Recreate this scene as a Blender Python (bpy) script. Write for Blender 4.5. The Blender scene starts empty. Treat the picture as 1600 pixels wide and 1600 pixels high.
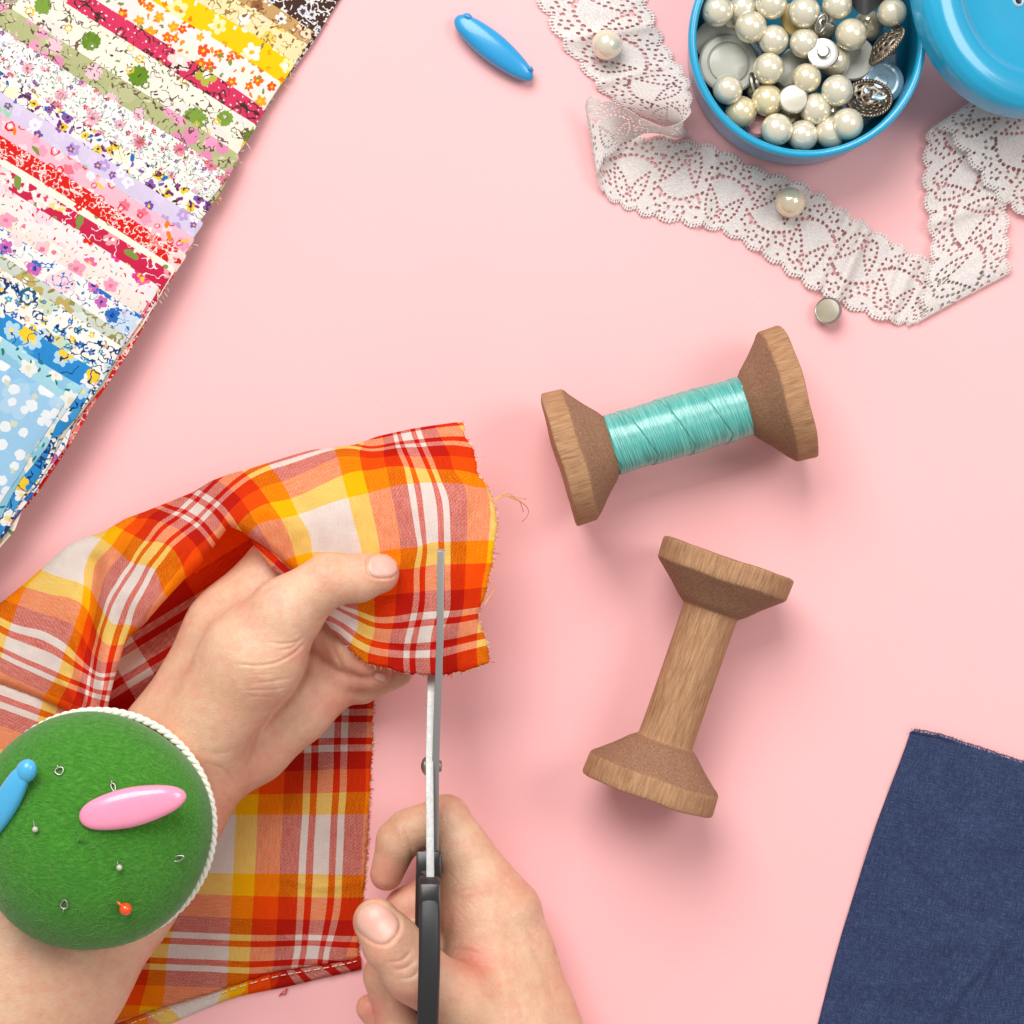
import bpy, bmesh, math, random
import numpy as np
from mathutils import Vector, Matrix
from mathutils.geometry import delaunay_2d_cdt
from mathutils.bvhtree import BVHTree

# ------------------------------------------------------------------ scale
S = 0.2125e-3            # metres per unit: one unit of the plan is 0.2125 mm on the tabletop
CAM_H = 0.80             # camera height in metres
HP = CAM_H / S
scene = bpy.context.scene
COL = scene.collection
rnd = random.Random(7)

# ------------------------------------------------------------------ camera
cam_d = bpy.data.cameras.new('camera')
cam = bpy.data.objects.new('camera', cam_d)
COL.objects.link(cam)
cam.location = (0, 0, CAM_H)
cam_d.sensor_width = 36
cam_d.lens = 36 * CAM_H / (1600 * S)
cam_d.clip_start = 0.05
cam_d.clip_end = 50
scene.camera = cam

# ------------------------------------------------------------------ world and lamps
world = bpy.data.worlds.new('World')
scene.world = world
world.use_nodes = True
bg = world.node_tree.nodes['Background']
bg.inputs['Color'].default_value = (1.0, 0.99, 0.985, 1)
bg.inputs['Strength'].default_value = 0.42


def area_lamp(name, loc, target, size, power, col=(1, 1, 1), size_y=None):
    d = bpy.data.lights.new(name, 'AREA')
    d.energy = power
    d.color = col
    d.size = size
    if size_y:
        d.shape = 'RECTANGLE'
        d.size_y = size_y
    o = bpy.data.objects.new(name, d)
    COL.objects.link(o)
    o.location = loc
    o.rotation_euler = (Vector(target) - Vector(loc)).to_track_quat('-Z', 'Y').to_euler()
    return o


area_lamp('softbox', (-0.26, 0.86, 1.12), (0.0, 0.0, 0), 0.88, 20.0, (1.0, 0.985, 0.965))
area_lamp('side_softbox', (0.75, 0.25, 1.0), (0.0, 0.0, 0), 0.45, 4.5, (1.0, 0.98, 0.96))

scene.view_settings.view_transform = 'Standard'
scene.view_settings.look = 'None'
scene.view_settings.exposure = 0.14
scene.view_settings.gamma = 1
scene.view_settings.use_curve_mapping = False
scene.render.engine = 'CYCLES'
scene.cycles.max_bounces = 8
scene.cycles.diffuse_bounces = 4
scene.cycles.transparent_max_bounces = 12
scene.cycles.caustics_reflective = False
scene.cycles.caustics_refractive = False
scene.cycles.use_denoising = True


# ------------------------------------------------------------------ helpers
def V(x, y, z=0.0):
    """plan position (as it lies under the camera, units) and height -> world metres"""
    k = 1 - z / HP
    return ((x - 800) * k * S, (800 - y) * k * S, z * S)


def VA(p):
    p = np.asarray(p, float)
    k = 1 - p[:, 2] / HP
    return np.stack([(p[:, 0] - 800) * k * S, (800 - p[:, 1]) * k * S, p[:, 2] * S], 1)


def tag(o, label=None, cat=None, group=None, kind=None):
    if label: o['label'] = label
    if cat: o['category'] = cat
    if group: o['group'] = group
    if kind: o['kind'] = kind
    return o


def empty(name, loc, rot=None):
    o = bpy.data.objects.new(name, None)
    COL.objects.link(o)
    o.location = loc
    if rot is not None:
        o.rotation_euler = rot
    o.empty_display_size = 0.005
    return o


def mesh_data(name, verts, faces, mat=None, uv=None, smooth=True, sharp=None):
    me = bpy.data.meshes.new(name)
    v = np.asarray(verts, float)
    me.from_pydata(v.tolist(), [], faces if isinstance(faces, list) else faces.tolist())
    me.validate()
    if mat: me.materials.append(mat)
    if smooth:
        me.polygons.foreach_set('use_smooth', [True] * len(me.polygons))
    if uv is not None:
        lay = me.uv_layers.new(name='UVMap')
        idx = np.empty(len(me.loops), dtype=np.int32)
        me.loops.foreach_get('vertex_index', idx)
        lay.data.foreach_set('uv', np.asarray(uv, float)[idx].ravel())
    me.update()
    if sharp is not None:
        me.set_sharp_from_angle(angle=math.radians(sharp))
    return me


def link(name, me, parent=None, loc=(0, 0, 0), rot=None):
    o = bpy.data.objects.new(name, me)
    COL.objects.link(o)
    if parent is not None: o.parent = parent
    o.location = loc
    if rot is not None: o.rotation_euler = rot
    return o


def mk(name, verts, faces, mat, parent=None, uv=None, smooth=True, sharp=None):
    """mesh from WORLD vertices; origin goes to the base centre; parent must be unrotated"""
    v = np.asarray(verts, float)
    lo, hi = v.min(0), v.max(0)
    c = np.array([(lo[0] + hi[0]) / 2, (lo[1] + hi[1]) / 2, lo[2]])
    me = mesh_data(name, v - c, faces, mat, uv, smooth, sharp)
    loc = Vector(c)
    if parent is not None:
        p = parent
        while p is not None:
            loc = loc - p.location
            p = p.parent
    return link(name, me, parent, loc)


def lathe(profile, n=64, close=True):
    """profile [(r, z)] around z -> verts, faces (local units)"""
    vs, fs, rows = [], [], []
    for r, z in profile:
        if r < 1e-9:
            rows.append([len(vs)]); vs.append((0, 0, z))
        else:
            rows.append(list(range(len(vs), len(vs) + n)))
            for i in range(n):
                a = 2 * math.pi * i / n
                vs.append((r * math.cos(a), r * math.sin(a), z))
    for a, b in zip(rows[:-1], rows[1:]):
        for i in range(n):
            j = (i + 1) % n
            if len(a) == 1 and len(b) == 1: continue
            if len(a) == 1: fs.append((a[0], b[j], b[i]))
            elif len(b) == 1: fs.append((a[i], a[j], b[0]))
            else: fs.append((a[i], a[j], b[j], b[i]))
    return vs, fs


def spline(pts, n):
    """Catmull-Rom through pts, n samples"""
    P = np.asarray(pts, float)
    d = np.maximum(np.linalg.norm(np.diff(P, axis=0), axis=1), 1e-6) ** 0.5
    t = np.concatenate([[0], np.cumsum(d)])
    m = np.zeros_like(P)
    m[1:-1] = ((P[2:] - P[1:-1]) / d[1:, None] * d[:-1, None] + (P[1:-1] - P[:-2]) / d[:-1, None] * d[1:, None]) / (d[1:] + d[:-1])[:, None]
    m[0] = (P[1] - P[0]) / d[0]
    m[-1] = (P[-1] - P[-2]) / d[-1]
    q = np.linspace(0, t[-1], n) if np.isscalar(n) else np.asarray(n) * t[-1]
    i = np.clip(np.searchsorted(t, q, 'right') - 1, 0, len(d) - 1)
    h = d[i]; s = ((q - t[i]) / h)[:, None]; h = h[:, None]
    return (2 * s**3 - 3 * s**2 + 1) * P[i] + (s**3 - 2 * s**2 + s) * h * m[i] + (-2 * s**3 + 3 * s**2) * P[i + 1] + (s**3 - s**2) * h * m[i + 1]


def tube(pts, r, n=8, cap=True):
    """tube through 3-D points (any unit); r scalar or list"""
    P = np.asarray(pts, float)
    rr = np.full(len(P), r) if np.isscalar(r) else np.asarray(r, float)
    T = np.gradient(P, axis=0)
    T /= np.maximum(np.linalg.norm(T, axis=1), 1e-12)[:, None]
    ref = np.array([0, 0, 1.0]) if abs(T[0][2]) < 0.9 else np.array([1.0, 0, 0])
    N = np.cross(T[0], ref); N /= np.linalg.norm(N)
    vs, fs = [], []
    for i in range(len(P)):
        N = N - T[i] * N.dot(T[i]); N /= max(np.linalg.norm(N), 1e-12)
        B = np.cross(T[i], N)
        for k in range(n):
            a = 2 * math.pi * k / n
            vs.append(P[i] + rr[i] * (math.cos(a) * N + math.sin(a) * B))
    for i in range(len(P) - 1):
        for k in range(n):
            l = (k + 1) % n
            fs.append((i * n + k, i * n + l, (i + 1) * n + l, (i + 1) * n + k))
    if cap:
        fs.append(tuple(reversed(range(n))))
        fs.append(tuple(range((len(P) - 1) * n, len(P) * n)))
    return vs, fs


def join(parts):
    vs, fs = [], []
    for v, f in parts:
        o = len(vs)
        vs.extend([tuple(p) for p in v])
        fs.extend([tuple(i + o for i in q) for q in f])
    return vs, fs


def xform(vf, M):
    v, f = vf
    return [tuple(M @ Vector(p)) for p in v], f


def tps_fit(P, F, lam=0.0):
    P = np.asarray(P, float); F = np.asarray(F, float)
    c = P.mean(0); s = P.std() + 1e-9
    Q = (P - c) / s
    n = len(Q)
    d2 = ((Q[:, None] - Q[None]) ** 2).sum(-1)
    K = 0.5 * d2 * np.log(d2 + 1e-12)
    A = np.zeros((n + 3, n + 3))
    A[:n, :n] = K + lam * np.eye(n)
    A[:n, n] = 1; A[:n, n + 1:] = Q
    A[n:, :n] = A[:n, n:].T
    b = np.zeros((n + 3,) + F.shape[1:]); b[:n] = F
    w = np.linalg.solve(A, b)

    def ev(X):
        X = (np.asarray(X, float) - c) / s
        d2 = ((X[:, None] - Q[None]) ** 2).sum(-1)
        return (0.5 * d2 * np.log(d2 + 1e-12)) @ w[:n] + w[n] + X @ w[n + 1:]
    return ev


def in_poly(P, poly):
    x, y = P[:, 0], P[:, 1]
    r = np.zeros(len(P), bool)
    a = np.asarray(poly); b = np.roll(a, -1, 0)
    for (x0, y0), (x1, y1) in zip(a, b):
        c = ((y0 > y) != (y1 > y))
        with np.errstate(divide='ignore', invalid='ignore'):
            r ^= c & (x < (x1 - x0) * (y - y0) / (y1 - y0 + 1e-12) + x0)
    return r


def seg_dist(P, A, B):
    """distance of points to a set of segments"""
    P = np.asarray(P, float)
    out = np.full(len(P), 1e9)
    for a, b in zip(A, B):
        ab = b - a
        t = np.clip(((P - a) @ ab) / (ab @ ab + 1e-12), 0, 1)
        out = np.minimum(out, np.linalg.norm(P - a - t[:, None] * ab, axis=1))
    return out


def line_dist(P, pl):
    pl = np.asarray(pl, float)
    return seg_dist(P, pl[:-1], pl[1:])


def resample(poly, step):
    P = np.asarray(poly, float)
    out = []
    for a, b in zip(P, np.roll(P, -1, 0)):
        m = max(1, int(round(np.linalg.norm(b - a) / step)))
        for i in range(m):
            out.append(a + (b - a) * i / m)
    return np.array(out)


def smooth_loop(P, it=2):
    P = np.array(P, float)
    for _ in range(it):
        P = 0.25 * np.roll(P, 1, 0) + 0.5 * P + 0.25 * np.roll(P, -1, 0)
    return P


def vnoise(P, scale, seed=0):
    """cheap smooth value noise in 2-D, range -1..1"""
    r = np.random.RandomState(seed)
    T = r.rand(64, 64) * 2 - 1
    q = np.asarray(P, float) / scale
    i = np.floor(q).astype(int); f = q - i
    f = f * f * (3 - 2 * f)
    g = lambda a, b: T[(i[:, 0] + a) % 64, (i[:, 1] + b) % 64]
    return (g(0, 0) * (1 - f[:, 0]) + g(1, 0) * f[:, 0]) * (1 - f[:, 1]) + (g(0, 1) * (1 - f[:, 0]) + g(1, 1) * f[:, 0]) * f[:, 1]


def sheet(poly, zf, uvf, step=6, is_fold=None, jit=0.0, thick=2.0, round_d=8, round_h=6, smooth=2, bstep=None, seed=0, tuck=14):
    """cloth lying as a sheet over an outline: inner points + outline triangulated,
    folded borders roll down and under, cut borders just have the cloth's thickness"""
    B = smooth_loop(resample(poly, bstep or step), smooth)
    n = len(B)
    nb = np.roll(B, -1, 0) - np.roll(B, 1, 0)
    nb /= np.maximum(np.linalg.norm(nb, axis=1), 1e-9)[:, None]
    area = 0.5 * np.sum(B[:, 0] * np.roll(B[:, 1], -1) - np.roll(B[:, 0], -1) * B[:, 1])
    nout = np.stack([nb[:, 1], -nb[:, 0]], 1) * (1 if area > 0 else -1)
    fold = np.array([bool(is_fold(p)) if callable(is_fold) else bool(is_fold) for p in B])
    if jit:
        r = np.random.RandomState(seed)
        B = B + nout * (r.randn(n) * jit)[:, None] * (~fold)[:, None]
    lo, hi = B.min(0), B.max(0)
    gx, gy = np.meshgrid(np.arange(lo[0], hi[0], step), np.arange(lo[1], hi[1], step * 0.866))
    gx = gx + (np.arange(gx.shape[0]) % 2)[:, None] * step * 0.5
    G = np.stack([gx.ravel(), gy.ravel()], 1)
    G = G[in_poly(G, B)]
    dB = seg_dist(G, B, np.roll(B, -1, 0))
    G = G[dB > step * 0.55]
    P = np.concatenate([B, G])
    res = delaunay_2d_cdt([Vector(p) for p in P], [], [list(range(n))], 1, 1e-6)
    Pv = np.array([tuple(p) for p in res[0]])
    F = []
    for f in res[2]:
        (x0, y0), (x1, y1), (x2, y2) = Pv[f[0]], Pv[f[1]], Pv[f[2]]
        F.append(tuple(f) if (x1 - x0) * (y2 - y0) - (x2 - x0) * (y1 - y0) < 0 else tuple(reversed(f)))
    orig = {}
    for i, o in enumerate(res[3]):
        for k in o:
            orig[k] = i
    z = zf(Pv)
    if fold.any():
        m = fold & np.roll(fold, -1)
        d = seg_dist(Pv, B[m], np.roll(B, -1, 0)[m]) if m.any() else np.full(len(Pv), 1e9)
        z = z - round_h * np.clip(1 - d / round_d, 0, 1) ** 2
    uv = uvf(Pv)
    X = list(map(tuple, np.concatenate([Pv, z[:, None]], 1)))
    U = list(map(tuple, uv))
    loop = [orig[i] for i in range(n)]
    ringp = loop
    nv = [0, 0]
    specs = [(0.8, -round_h * 0.7), (-2.5, -round_h * 1.6 - 2), (-tuck, -round_h * 2 - 5)]
    for k, (off, dz) in enumerate(specs):
        ring = []
        for i in range(n):
            x, y, zz = X[loop[i]]
            if fold[i]:
                q = (x + nout[i, 0] * off, y + nout[i, 1] * off, max(zz + dz, 0.6))
            else:
                q = (x - nout[i, 0] * 0.2 * (k + 1) , y - nout[i, 1] * 0.2 * (k + 1), max(zz - thick * (k + 1) / 3, 0.4))
            ring.append(len(X)); X.append(q)
            U.append((U[loop[i]][0], U[loop[i]][1]))
        for i in range(n):
            j = (i + 1) % n
            F.append((ringp[i], ring[i], ring[j], ringp[j]) if area < 0 else (ringp[j], ring[j], ring[i], ringp[i]))
        ringp = ring
    # outward normals up
    out = []
    for f in F:
        out.append(f)
    return VA(np.array(X)), out, np.array(U), B, fold, nout


# ------------------------------------------------------------------ SDF bodies
def sdf_mesh(prims, step, k=14.0, pad=12):
    """prims: ('c', a, b, ra, rb, zs, kk) tapered capsules / ('e', c, radii, kk) ellipsoids, in true units.
    smooth union, then surface nets -> verts, quads"""
    lo = np.full(3, 1e9); hi = -lo
    for p in prims:
        if p[0] == 'c':
            for q, r in ((p[1], p[3]), (p[2], p[4])):
                lo = np.minimum(lo, np.array(q) - r); hi = np.maximum(hi, np.array(q) + r)
        else:
            lo = np.minimum(lo, np.array(p[1]) - max(p[2])); hi = np.maximum(hi, np.array(p[1]) + max(p[2]))
    lo -= pad; hi += pad
    ax = [np.arange(lo[i], hi[i] + step, step, dtype=np.float32) for i in range(3)]
    D = np.full([len(a) for a in ax], 60.0, dtype=np.float32)
    for p in prims:
        kk = p[-1] if p[-1] else k
        if p[0] == 'c':
            a, b, ra, rb, zs = np.array(p[1], float), np.array(p[2], float), p[3], p[4], p[5]
            plo = np.minimum(a - ra, b - rb) - 60; phi = np.maximum(a + ra, b + rb) + 60
        else:
            c, R = np.array(p[1], float), np.array(p[2], float)
            plo = c - R - 60; phi = c + R + 60
        sl = tuple(slice(max(0, int((plo[i] - lo[i]) / step)), min(len(ax[i]), int((phi[i] - lo[i]) / step) + 2)) for i in range(3))
        X = ax[0][sl[0]][:, None, None]; Y = ax[1][sl[1]][None, :, None]; Z = ax[2][sl[2]][None, None, :]
        if p[0] == 'c':
            zc = (a[2] + b[2]) / 2
            az, bz, Zs = (a[2] - zc) / zs, (b[2] - zc) / zs, (Z - zc) / zs
            ab = np.array([b[0] - a[0], b[1] - a[1], bz - az]); L = ab @ ab + 1e-9
            t = np.clip(((X - a[0]) * ab[0] + (Y - a[1]) * ab[1] + (Zs - az) * ab[2]) / L, 0, 1)
            d = np.sqrt((X - a[0] - t * ab[0]) ** 2 + (Y - a[1] - t * ab[1]) ** 2 + (Zs - az - t * ab[2]) ** 2) - (ra + t * (rb - ra))
            if zs < 1: d = d * (0.5 + 0.5 * zs)
        else:
            k0 = np.sqrt(((X - c[0]) / R[0]) ** 2 + ((Y - c[1]) / R[1]) ** 2 + ((Z - c[2]) / R[2]) ** 2)
            k1 = np.sqrt(((X - c[0]) / R[0] ** 2) ** 2 + ((Y - c[1]) / R[1] ** 2) ** 2 + ((Z - c[2]) / R[2] ** 2) ** 2) + 1e-9
            d = k0 * (k0 - 1) / k1
        cur = D[sl]
        h = np.clip(0.5 + 0.5 * (cur - d) / kk, 0, 1)
        D[sl] = cur * (1 - h) + d * h - kk * h * (1 - h)
    return surface_nets(D, lo, step)


def surface_nets(D, lo, step):
    ins = D < 0
    nx, ny, nz = D.shape
    cnt = np.zeros((nx - 1, ny - 1, nz - 1), np.int8)
    for dx in (0, 1):
        for dy in (0, 1):
            for dz in (0, 1):
                cnt += ins[dx:nx - 1 + dx, dy:ny - 1 + dy, dz:nz - 1 + dz]
    act = (cnt > 0) & (cnt < 8)
    I = np.argwhere(act)
    ids = np.full(act.shape, -1, np.int32)
    ids[act] = np.arange(len(I))
    acc = np.zeros((len(I), 3)); num = np.zeros(len(I))
    corners = [(x, y, z) for x in (0, 1) for y in (0, 1) for z in (0, 1)]
    val = {c: D[I[:, 0] + c[0], I[:, 1] + c[1], I[:, 2] + c[2]].astype(float) for c in corners}
    for c in corners:
        for a in range(3):
            if c[a] == 0:
                e = list(c); e[a] = 1; e = tuple(e)
                v0, v1 = val[c], val[e]
                m = (v0 < 0) != (v1 < 0)
                t = np.where(m, v0 / np.where(m, v0 - v1, 1), 0)
                p = np.tile(np.array(c, float), (len(I), 1)); p[:, a] = t
                acc += p * m[:, None]; num += m
    verts = lo + (I + acc / num[:, None]) * step
    quads = []
    for a in range(3):
        b, c = (a + 1) % 3, (a + 2) % 3
        s0 = [slice(None)] * 3; s1 = [slice(None)] * 3
        s0[a] = slice(0, -1); s1[a] = slice(1, None)
        A, Bv = ins[tuple(s0)], ins[tuple(s1)]
        E = np.argwhere(A != Bv)
        E = E[(E[:, b] > 0) & (E[:, c] > 0) & (E[:, b] < D.shape[b] - 1) & (E[:, c] < D.shape[c] - 1)]
        flip = A[E[:, 0], E[:, 1], E[:, 2]]
        q = []
        for db, dc in ((-1, -1), (0, -1), (0, 0), (-1, 0)):
            o = E.copy(); o[:, b] += db; o[:, c] += dc
            q.append(ids[o[:, 0], o[:, 1], o[:, 2]])
        q = np.stack(q, 1)
        q[~flip] = q[~flip][:, ::-1]
        quads.append(q)
    quads = np.concatenate(quads)
    quads = quads[(quads >= 0).all(1)]
    return verts, quads


def laplace(v, q, it=3, f=0.5):
    v = v.copy()
    e = np.concatenate([q[:, [0, 1]], q[:, [1, 2]], q[:, [2, 3]], q[:, [3, 0]]])
    e = np.concatenate([e, e[:, ::-1]])
    deg = np.bincount(e[:, 0], minlength=len(v)).astype(float)[:, None]
    for _ in range(it):
        s = np.zeros_like(v)
        for a in range(3):
            s[:, a] = np.bincount(e[:, 0], v[e[:, 1], a], minlength=len(v))
        v += f * (s / np.maximum(deg, 1) - v)
    return v


def vnormals(v, q):
    n = np.cross(v[q[:, 2]] - v[q[:, 0]], v[q[:, 3]] - v[q[:, 1]])
    out = np.zeros_like(v)
    for k in range(4):
        for a in range(3):
            out[:, a] += np.bincount(q[:, k], n[:, a], minlength=len(v))
    return out / np.maximum(np.linalg.norm(out, axis=1), 1e-12)[:, None]


# ------------------------------------------------------------------ materials
def srgb(r, g, b):
    f = lambda c: c / 12.92 if c <= 0.04045 else ((c + 0.055) / 1.055) ** 2.4
    return (f(r / 255), f(g / 255), f(b / 255), 1)


class NT:
    def __init__(self, name):
        self.m = bpy.data.materials.new(name)
        self.m.use_nodes = True
        self.t = self.m.node_tree
        self.p = self.t.nodes['Principled BSDF']
        self.out = self.t.nodes['Material Output']

    def n(self, typ, **kw):
        return add_node(self.t, typ, **kw)

    def l(self, a, b):
        self.t.links.new(a, b)


def add_node(t, typ, **kw):
    nd = t.nodes.new(typ)
    for k, v in kw.items():
        if k == 'ins':
            for i, x in v.items():
                if isinstance(x, bpy.types.NodeSocket): t.links.new(x, nd.inputs[i])
                else: nd.inputs[i].default_value = x
        else:
            setattr(nd, k, v)
    return nd


def math_(t, op, a, b=None, c=None, clamp=False):
    ins = {0: a}
    if b is not None: ins[1] = b
    if c is not None: ins[2] = c
    return add_node(t, 'ShaderNodeMath', operation=op, use_clamp=clamp, ins=ins).outputs[0]


def mix_(t, fac, a, b, blend='MIX'):
    return add_node(t, 'ShaderNodeMix', data_type='RGBA', blend_type=blend, ins={0: fac, 6: a, 7: b}).outputs[2]


def ramp_(t, fac, stops, interp='LINEAR'):
    nd = add_node(t, 'ShaderNodeValToRGB', ins={0: fac})
    r = nd.color_ramp
    r.interpolation = interp
    while len(r.elements) < len(stops): r.elements.new(0.5)
    for e, (p, c) in zip(r.elements, stops):
        e.position = p
        e.color = c
    return nd.outputs[0]


def bump_(M, height, strength=0.3, dist=0.0002, normal=None):
    nd = M.n('ShaderNodeBump', ins={'Height': height, 'Strength': strength, 'Distance': dist})
    if normal is not None: M.l(normal, nd.inputs['Normal'])
    M.l(nd.outputs[0], M.p.inputs['Normal'])
    return nd.outputs[0]


def simple(name, col, rough=0.5, metal=0.0, coat=0.0, sss=0.0, noise=0.0, nscale=400, bump=0.0, bscale=2000, bdist=0.0001, spec=0.5):
    M = NT(name)
    p = M.p
    p.inputs['Base Color'].default_value = col
    p.inputs['Roughness'].default_value = rough
    p.inputs['Metallic'].default_value = metal
    p.inputs['Coat Weight'].default_value = coat
    p.inputs['Coat Roughness'].default_value = 0.08
    p.inputs['Specular IOR Level'].default_value = spec
    if sss:
        p.inputs['Subsurface Weight'].default_value = sss
        p.inputs['Subsurface Radius'].default_value = (1, 0.7, 0.5)
        p.inputs['Subsurface Scale'].default_value = 0.002
    tc = M.n('ShaderNodeTexCoord')
    if noise:
        nz = M.n('ShaderNodeTexNoise', ins={'Vector': tc.outputs['Object'], 'Scale': nscale, 'Detail': 4.0})
        a = tuple(c * (1 - noise) for c in col[:3]) + (1,)
        b = tuple(min(1, c * (1 + noise)) for c in col[:3]) + (1,)
        M.l(ramp_(M.t, nz.outputs[0], [(0.3, a), (0.7, b)]), p.inputs['Base Color'])
    if bump:
        nz = M.n('ShaderNodeTexNoise', ins={'Vector': tc.outputs['Object'], 'Scale': bscale, 'Detail': 3.0})
        bump_(M, nz.outputs[0], bump, bdist)
    return M.m


# ---- paper tabletop
def mat_table():
    M = NT('pink_card')
    tc = M.n('ShaderNodeTexCoord')
    n1 = M.n('ShaderNodeTexNoise', ins={'Vector': tc.outputs['Object'], 'Scale': 14.0, 'Detail': 3.0})
    n2 = M.n('ShaderNodeTexNoise', ins={'Vector': tc.outputs['Object'], 'Scale': 1400.0, 'Detail': 3.0})
    c = ramp_(M.t, n1.outputs[0], [(0.3, (0.868, 0.450, 0.452, 1)), (0.7, (0.878, 0.462, 0.463, 1))])
    n3 = M.n('ShaderNodeTexNoise', ins={'Vector': M.n('ShaderNodeMapping', ins={'Vector': tc.outputs['Object'], 'Scale': (1, 0.3, 1)}).outputs[0], 'Scale': 2600.0, 'Detail': 4.0})
    c = mix_(M.t, 0.10, c, ramp_(M.t, n3.outputs[0], [(0.3, (0.36, 0.36, 0.36, 1)), (0.7, (0.64, 0.64, 0.64, 1))]), 'OVERLAY')
    M.l(c, M.p.inputs['Base Color'])
    M.p.inputs['Roughness'].default_value = 0.7
    M.p.inputs['Specular IOR Level'].default_value = 0.25
    bump_(M, n2.outputs[0], 0.12, 0.0001)
    return M.m


# ---- plaid cotton
def mat_plaid():
    M = NT('plaid_cotton')
    t = M.t
    uv = M.n('ShaderNodeUVMap')
    sep = M.n('ShaderNodeSeparateXYZ', ins={0: uv.outputs[0]})
    Wt, Yl, Or, Mr, Rd = [tuple(q / 255 for q in c) + (1,) for c in ((232, 224, 214), (250, 188, 4), (246, 82, 4), (188, 32, 16), (198, 26, 14))]
    stops = [(0, Wt), (11 / 171, Rd), (21 / 171, Wt), (31 / 171, Mr), (57 / 171, Or), (92 / 171, Yl), (125 / 171, Wt)]
    # slight waviness of the yarns
    wob = M.n('ShaderNodeTexNoise', ins={'Vector': uv.outputs[0], 'Scale': 0.35, 'Detail': 2.0})
    cols = []
    for i in (0, 1):
        w = math_(t, 'MULTIPLY_ADD', wob.outputs[0], 1.2, -0.6)
        x = math_(t, 'ADD', sep.outputs[i], w)
        f = math_(t, 'DIVIDE', math_(t, 'PINGPONG', x, 171.0), 171.0)
        cols.append(ramp_(t, f, stops, 'CONSTANT'))
    # thread-level weave
    diag = M.n('ShaderNodeTexWave', wave_type='BANDS', bands_direction='DIAGONAL', ins={'Vector': uv.outputs[0], 'Scale': 0.10, 'Distortion': 1.0, 'Detail': 1.0, 'Detail Scale': 2.0})
    sx = M.n('ShaderNodeMapping', ins={'Vector': uv.outputs[0], 'Scale': (0.55, 0.05, 1)})
    sy = M.n('ShaderNodeMapping', ins={'Vector': uv.outputs[0], 'Scale': (0.05, 0.55, 1)})
    nx = M.n('ShaderNodeTexNoise', ins={'Vector': sx.outputs[0], 'Scale': 1.0, 'Detail': 2.0})
    ny = M.n('ShaderNodeTexNoise', ins={'Vector': sy.outputs[0], 'Scale': 1.0, 'Detail': 2.0})
    g = M.n('ShaderNodeTexNoise', ins={'Vector': uv.outputs[0], 'Scale': 0.45, 'Detail': 3.0})
    f = math_(t, 'MULTIPLY_ADD', diag.outputs[1], 0.10, 0.45)
    f = math_(t, 'ADD', f, math_(t, 'MULTIPLY_ADD', g.outputs[0], 0.5, -0.25))
    f = math_(t, 'ADD', f, math_(t, 'SUBTRACT', math_(t, 'MULTIPLY', nx.outputs[0], 0.35), math_(t, 'MULTIPLY', ny.outputs[0], 0.35)), clamp=True)
    c = M.n('ShaderNodeGamma', ins={0: mix_(t, f, cols[0], cols[1]), 1: 2.2}).outputs[0]
    th = math_(t, 'MULTIPLY', nx.outputs[0], ny.outputs[0])
    c2 = mix_(t, 0.16, c, ramp_(t, th, [(0.12, (0.25, 0.2, 0.2, 1)), (0.4, (1, 1, 1, 1))]), 'MULTIPLY')
    M.l(c2, M.p.inputs['Base Color'])
    M.p.inputs['Roughness'].default_value = 0.85
    M.p.inputs['Specular IOR Level'].default_value = 0.15
    b = bump_(M, th, 0.35, 0.00025)
    tr = M.n('ShaderNodeBsdfTranslucent', ins={'Color': c2, 'Normal': b})
    mx = M.n('ShaderNodeMixShader', ins={0: 0.32})
    M.l(M.p.outputs[0], mx.inputs[1]); M.l(tr.outputs[0], mx.inputs[2])
    M.l(mx.outputs[0], M.out.inputs[0])
    return M.m


# ---- navy linen
def mat_linen():
    M = NT('navy_linen')
    t = M.t
    uv = M.n('ShaderNodeUVMap')
    def st(a, b, s=1.0):
        mp = M.n('ShaderNodeMapping', ins={'Vector': uv.outputs[0], 'Scale': (a, b, 1)})
        return M.n('ShaderNodeTexNoise', ins={'Vector': mp.outputs[0], 'Scale': s, 'Detail': 3.0}).outputs[0]
    x, y = st(0.62, 0.06), st(0.06, 0.62)
    g = st(0.016, 0.007)
    g2 = st(0.6, 0.6)
    th = math_(t, 'MULTIPLY', math_(t, 'ADD', x, y), 0.5)
    th = math_(t, 'ADD', math_(t, 'MULTIPLY', th, 0.65), math_(t, 'MULTIPLY', g2, 0.35))
    c = ramp_(t, th, [(0.28, srgb(25, 31, 53)), (0.5, srgb(47, 58, 89)), (0.74, srgb(92, 105, 138))])
    c = mix_(t, 0.28, c, ramp_(t, g, [(0.35, (0.5, 0.52, 0.58, 1)), (0.65, (1, 1, 1, 1))]), 'MULTIPLY')
    M.l(c, M.p.inputs['Base Color'])
    M.p.inputs['Roughness'].default_value = 0.9
    M.p.inputs['Specular IOR Level'].default_value = 0.15
    M.p.inputs['Sheen Weight'].default_value = 0.08
    bump_(M, th, 0.5, 0.0003)
    return M.m


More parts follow.
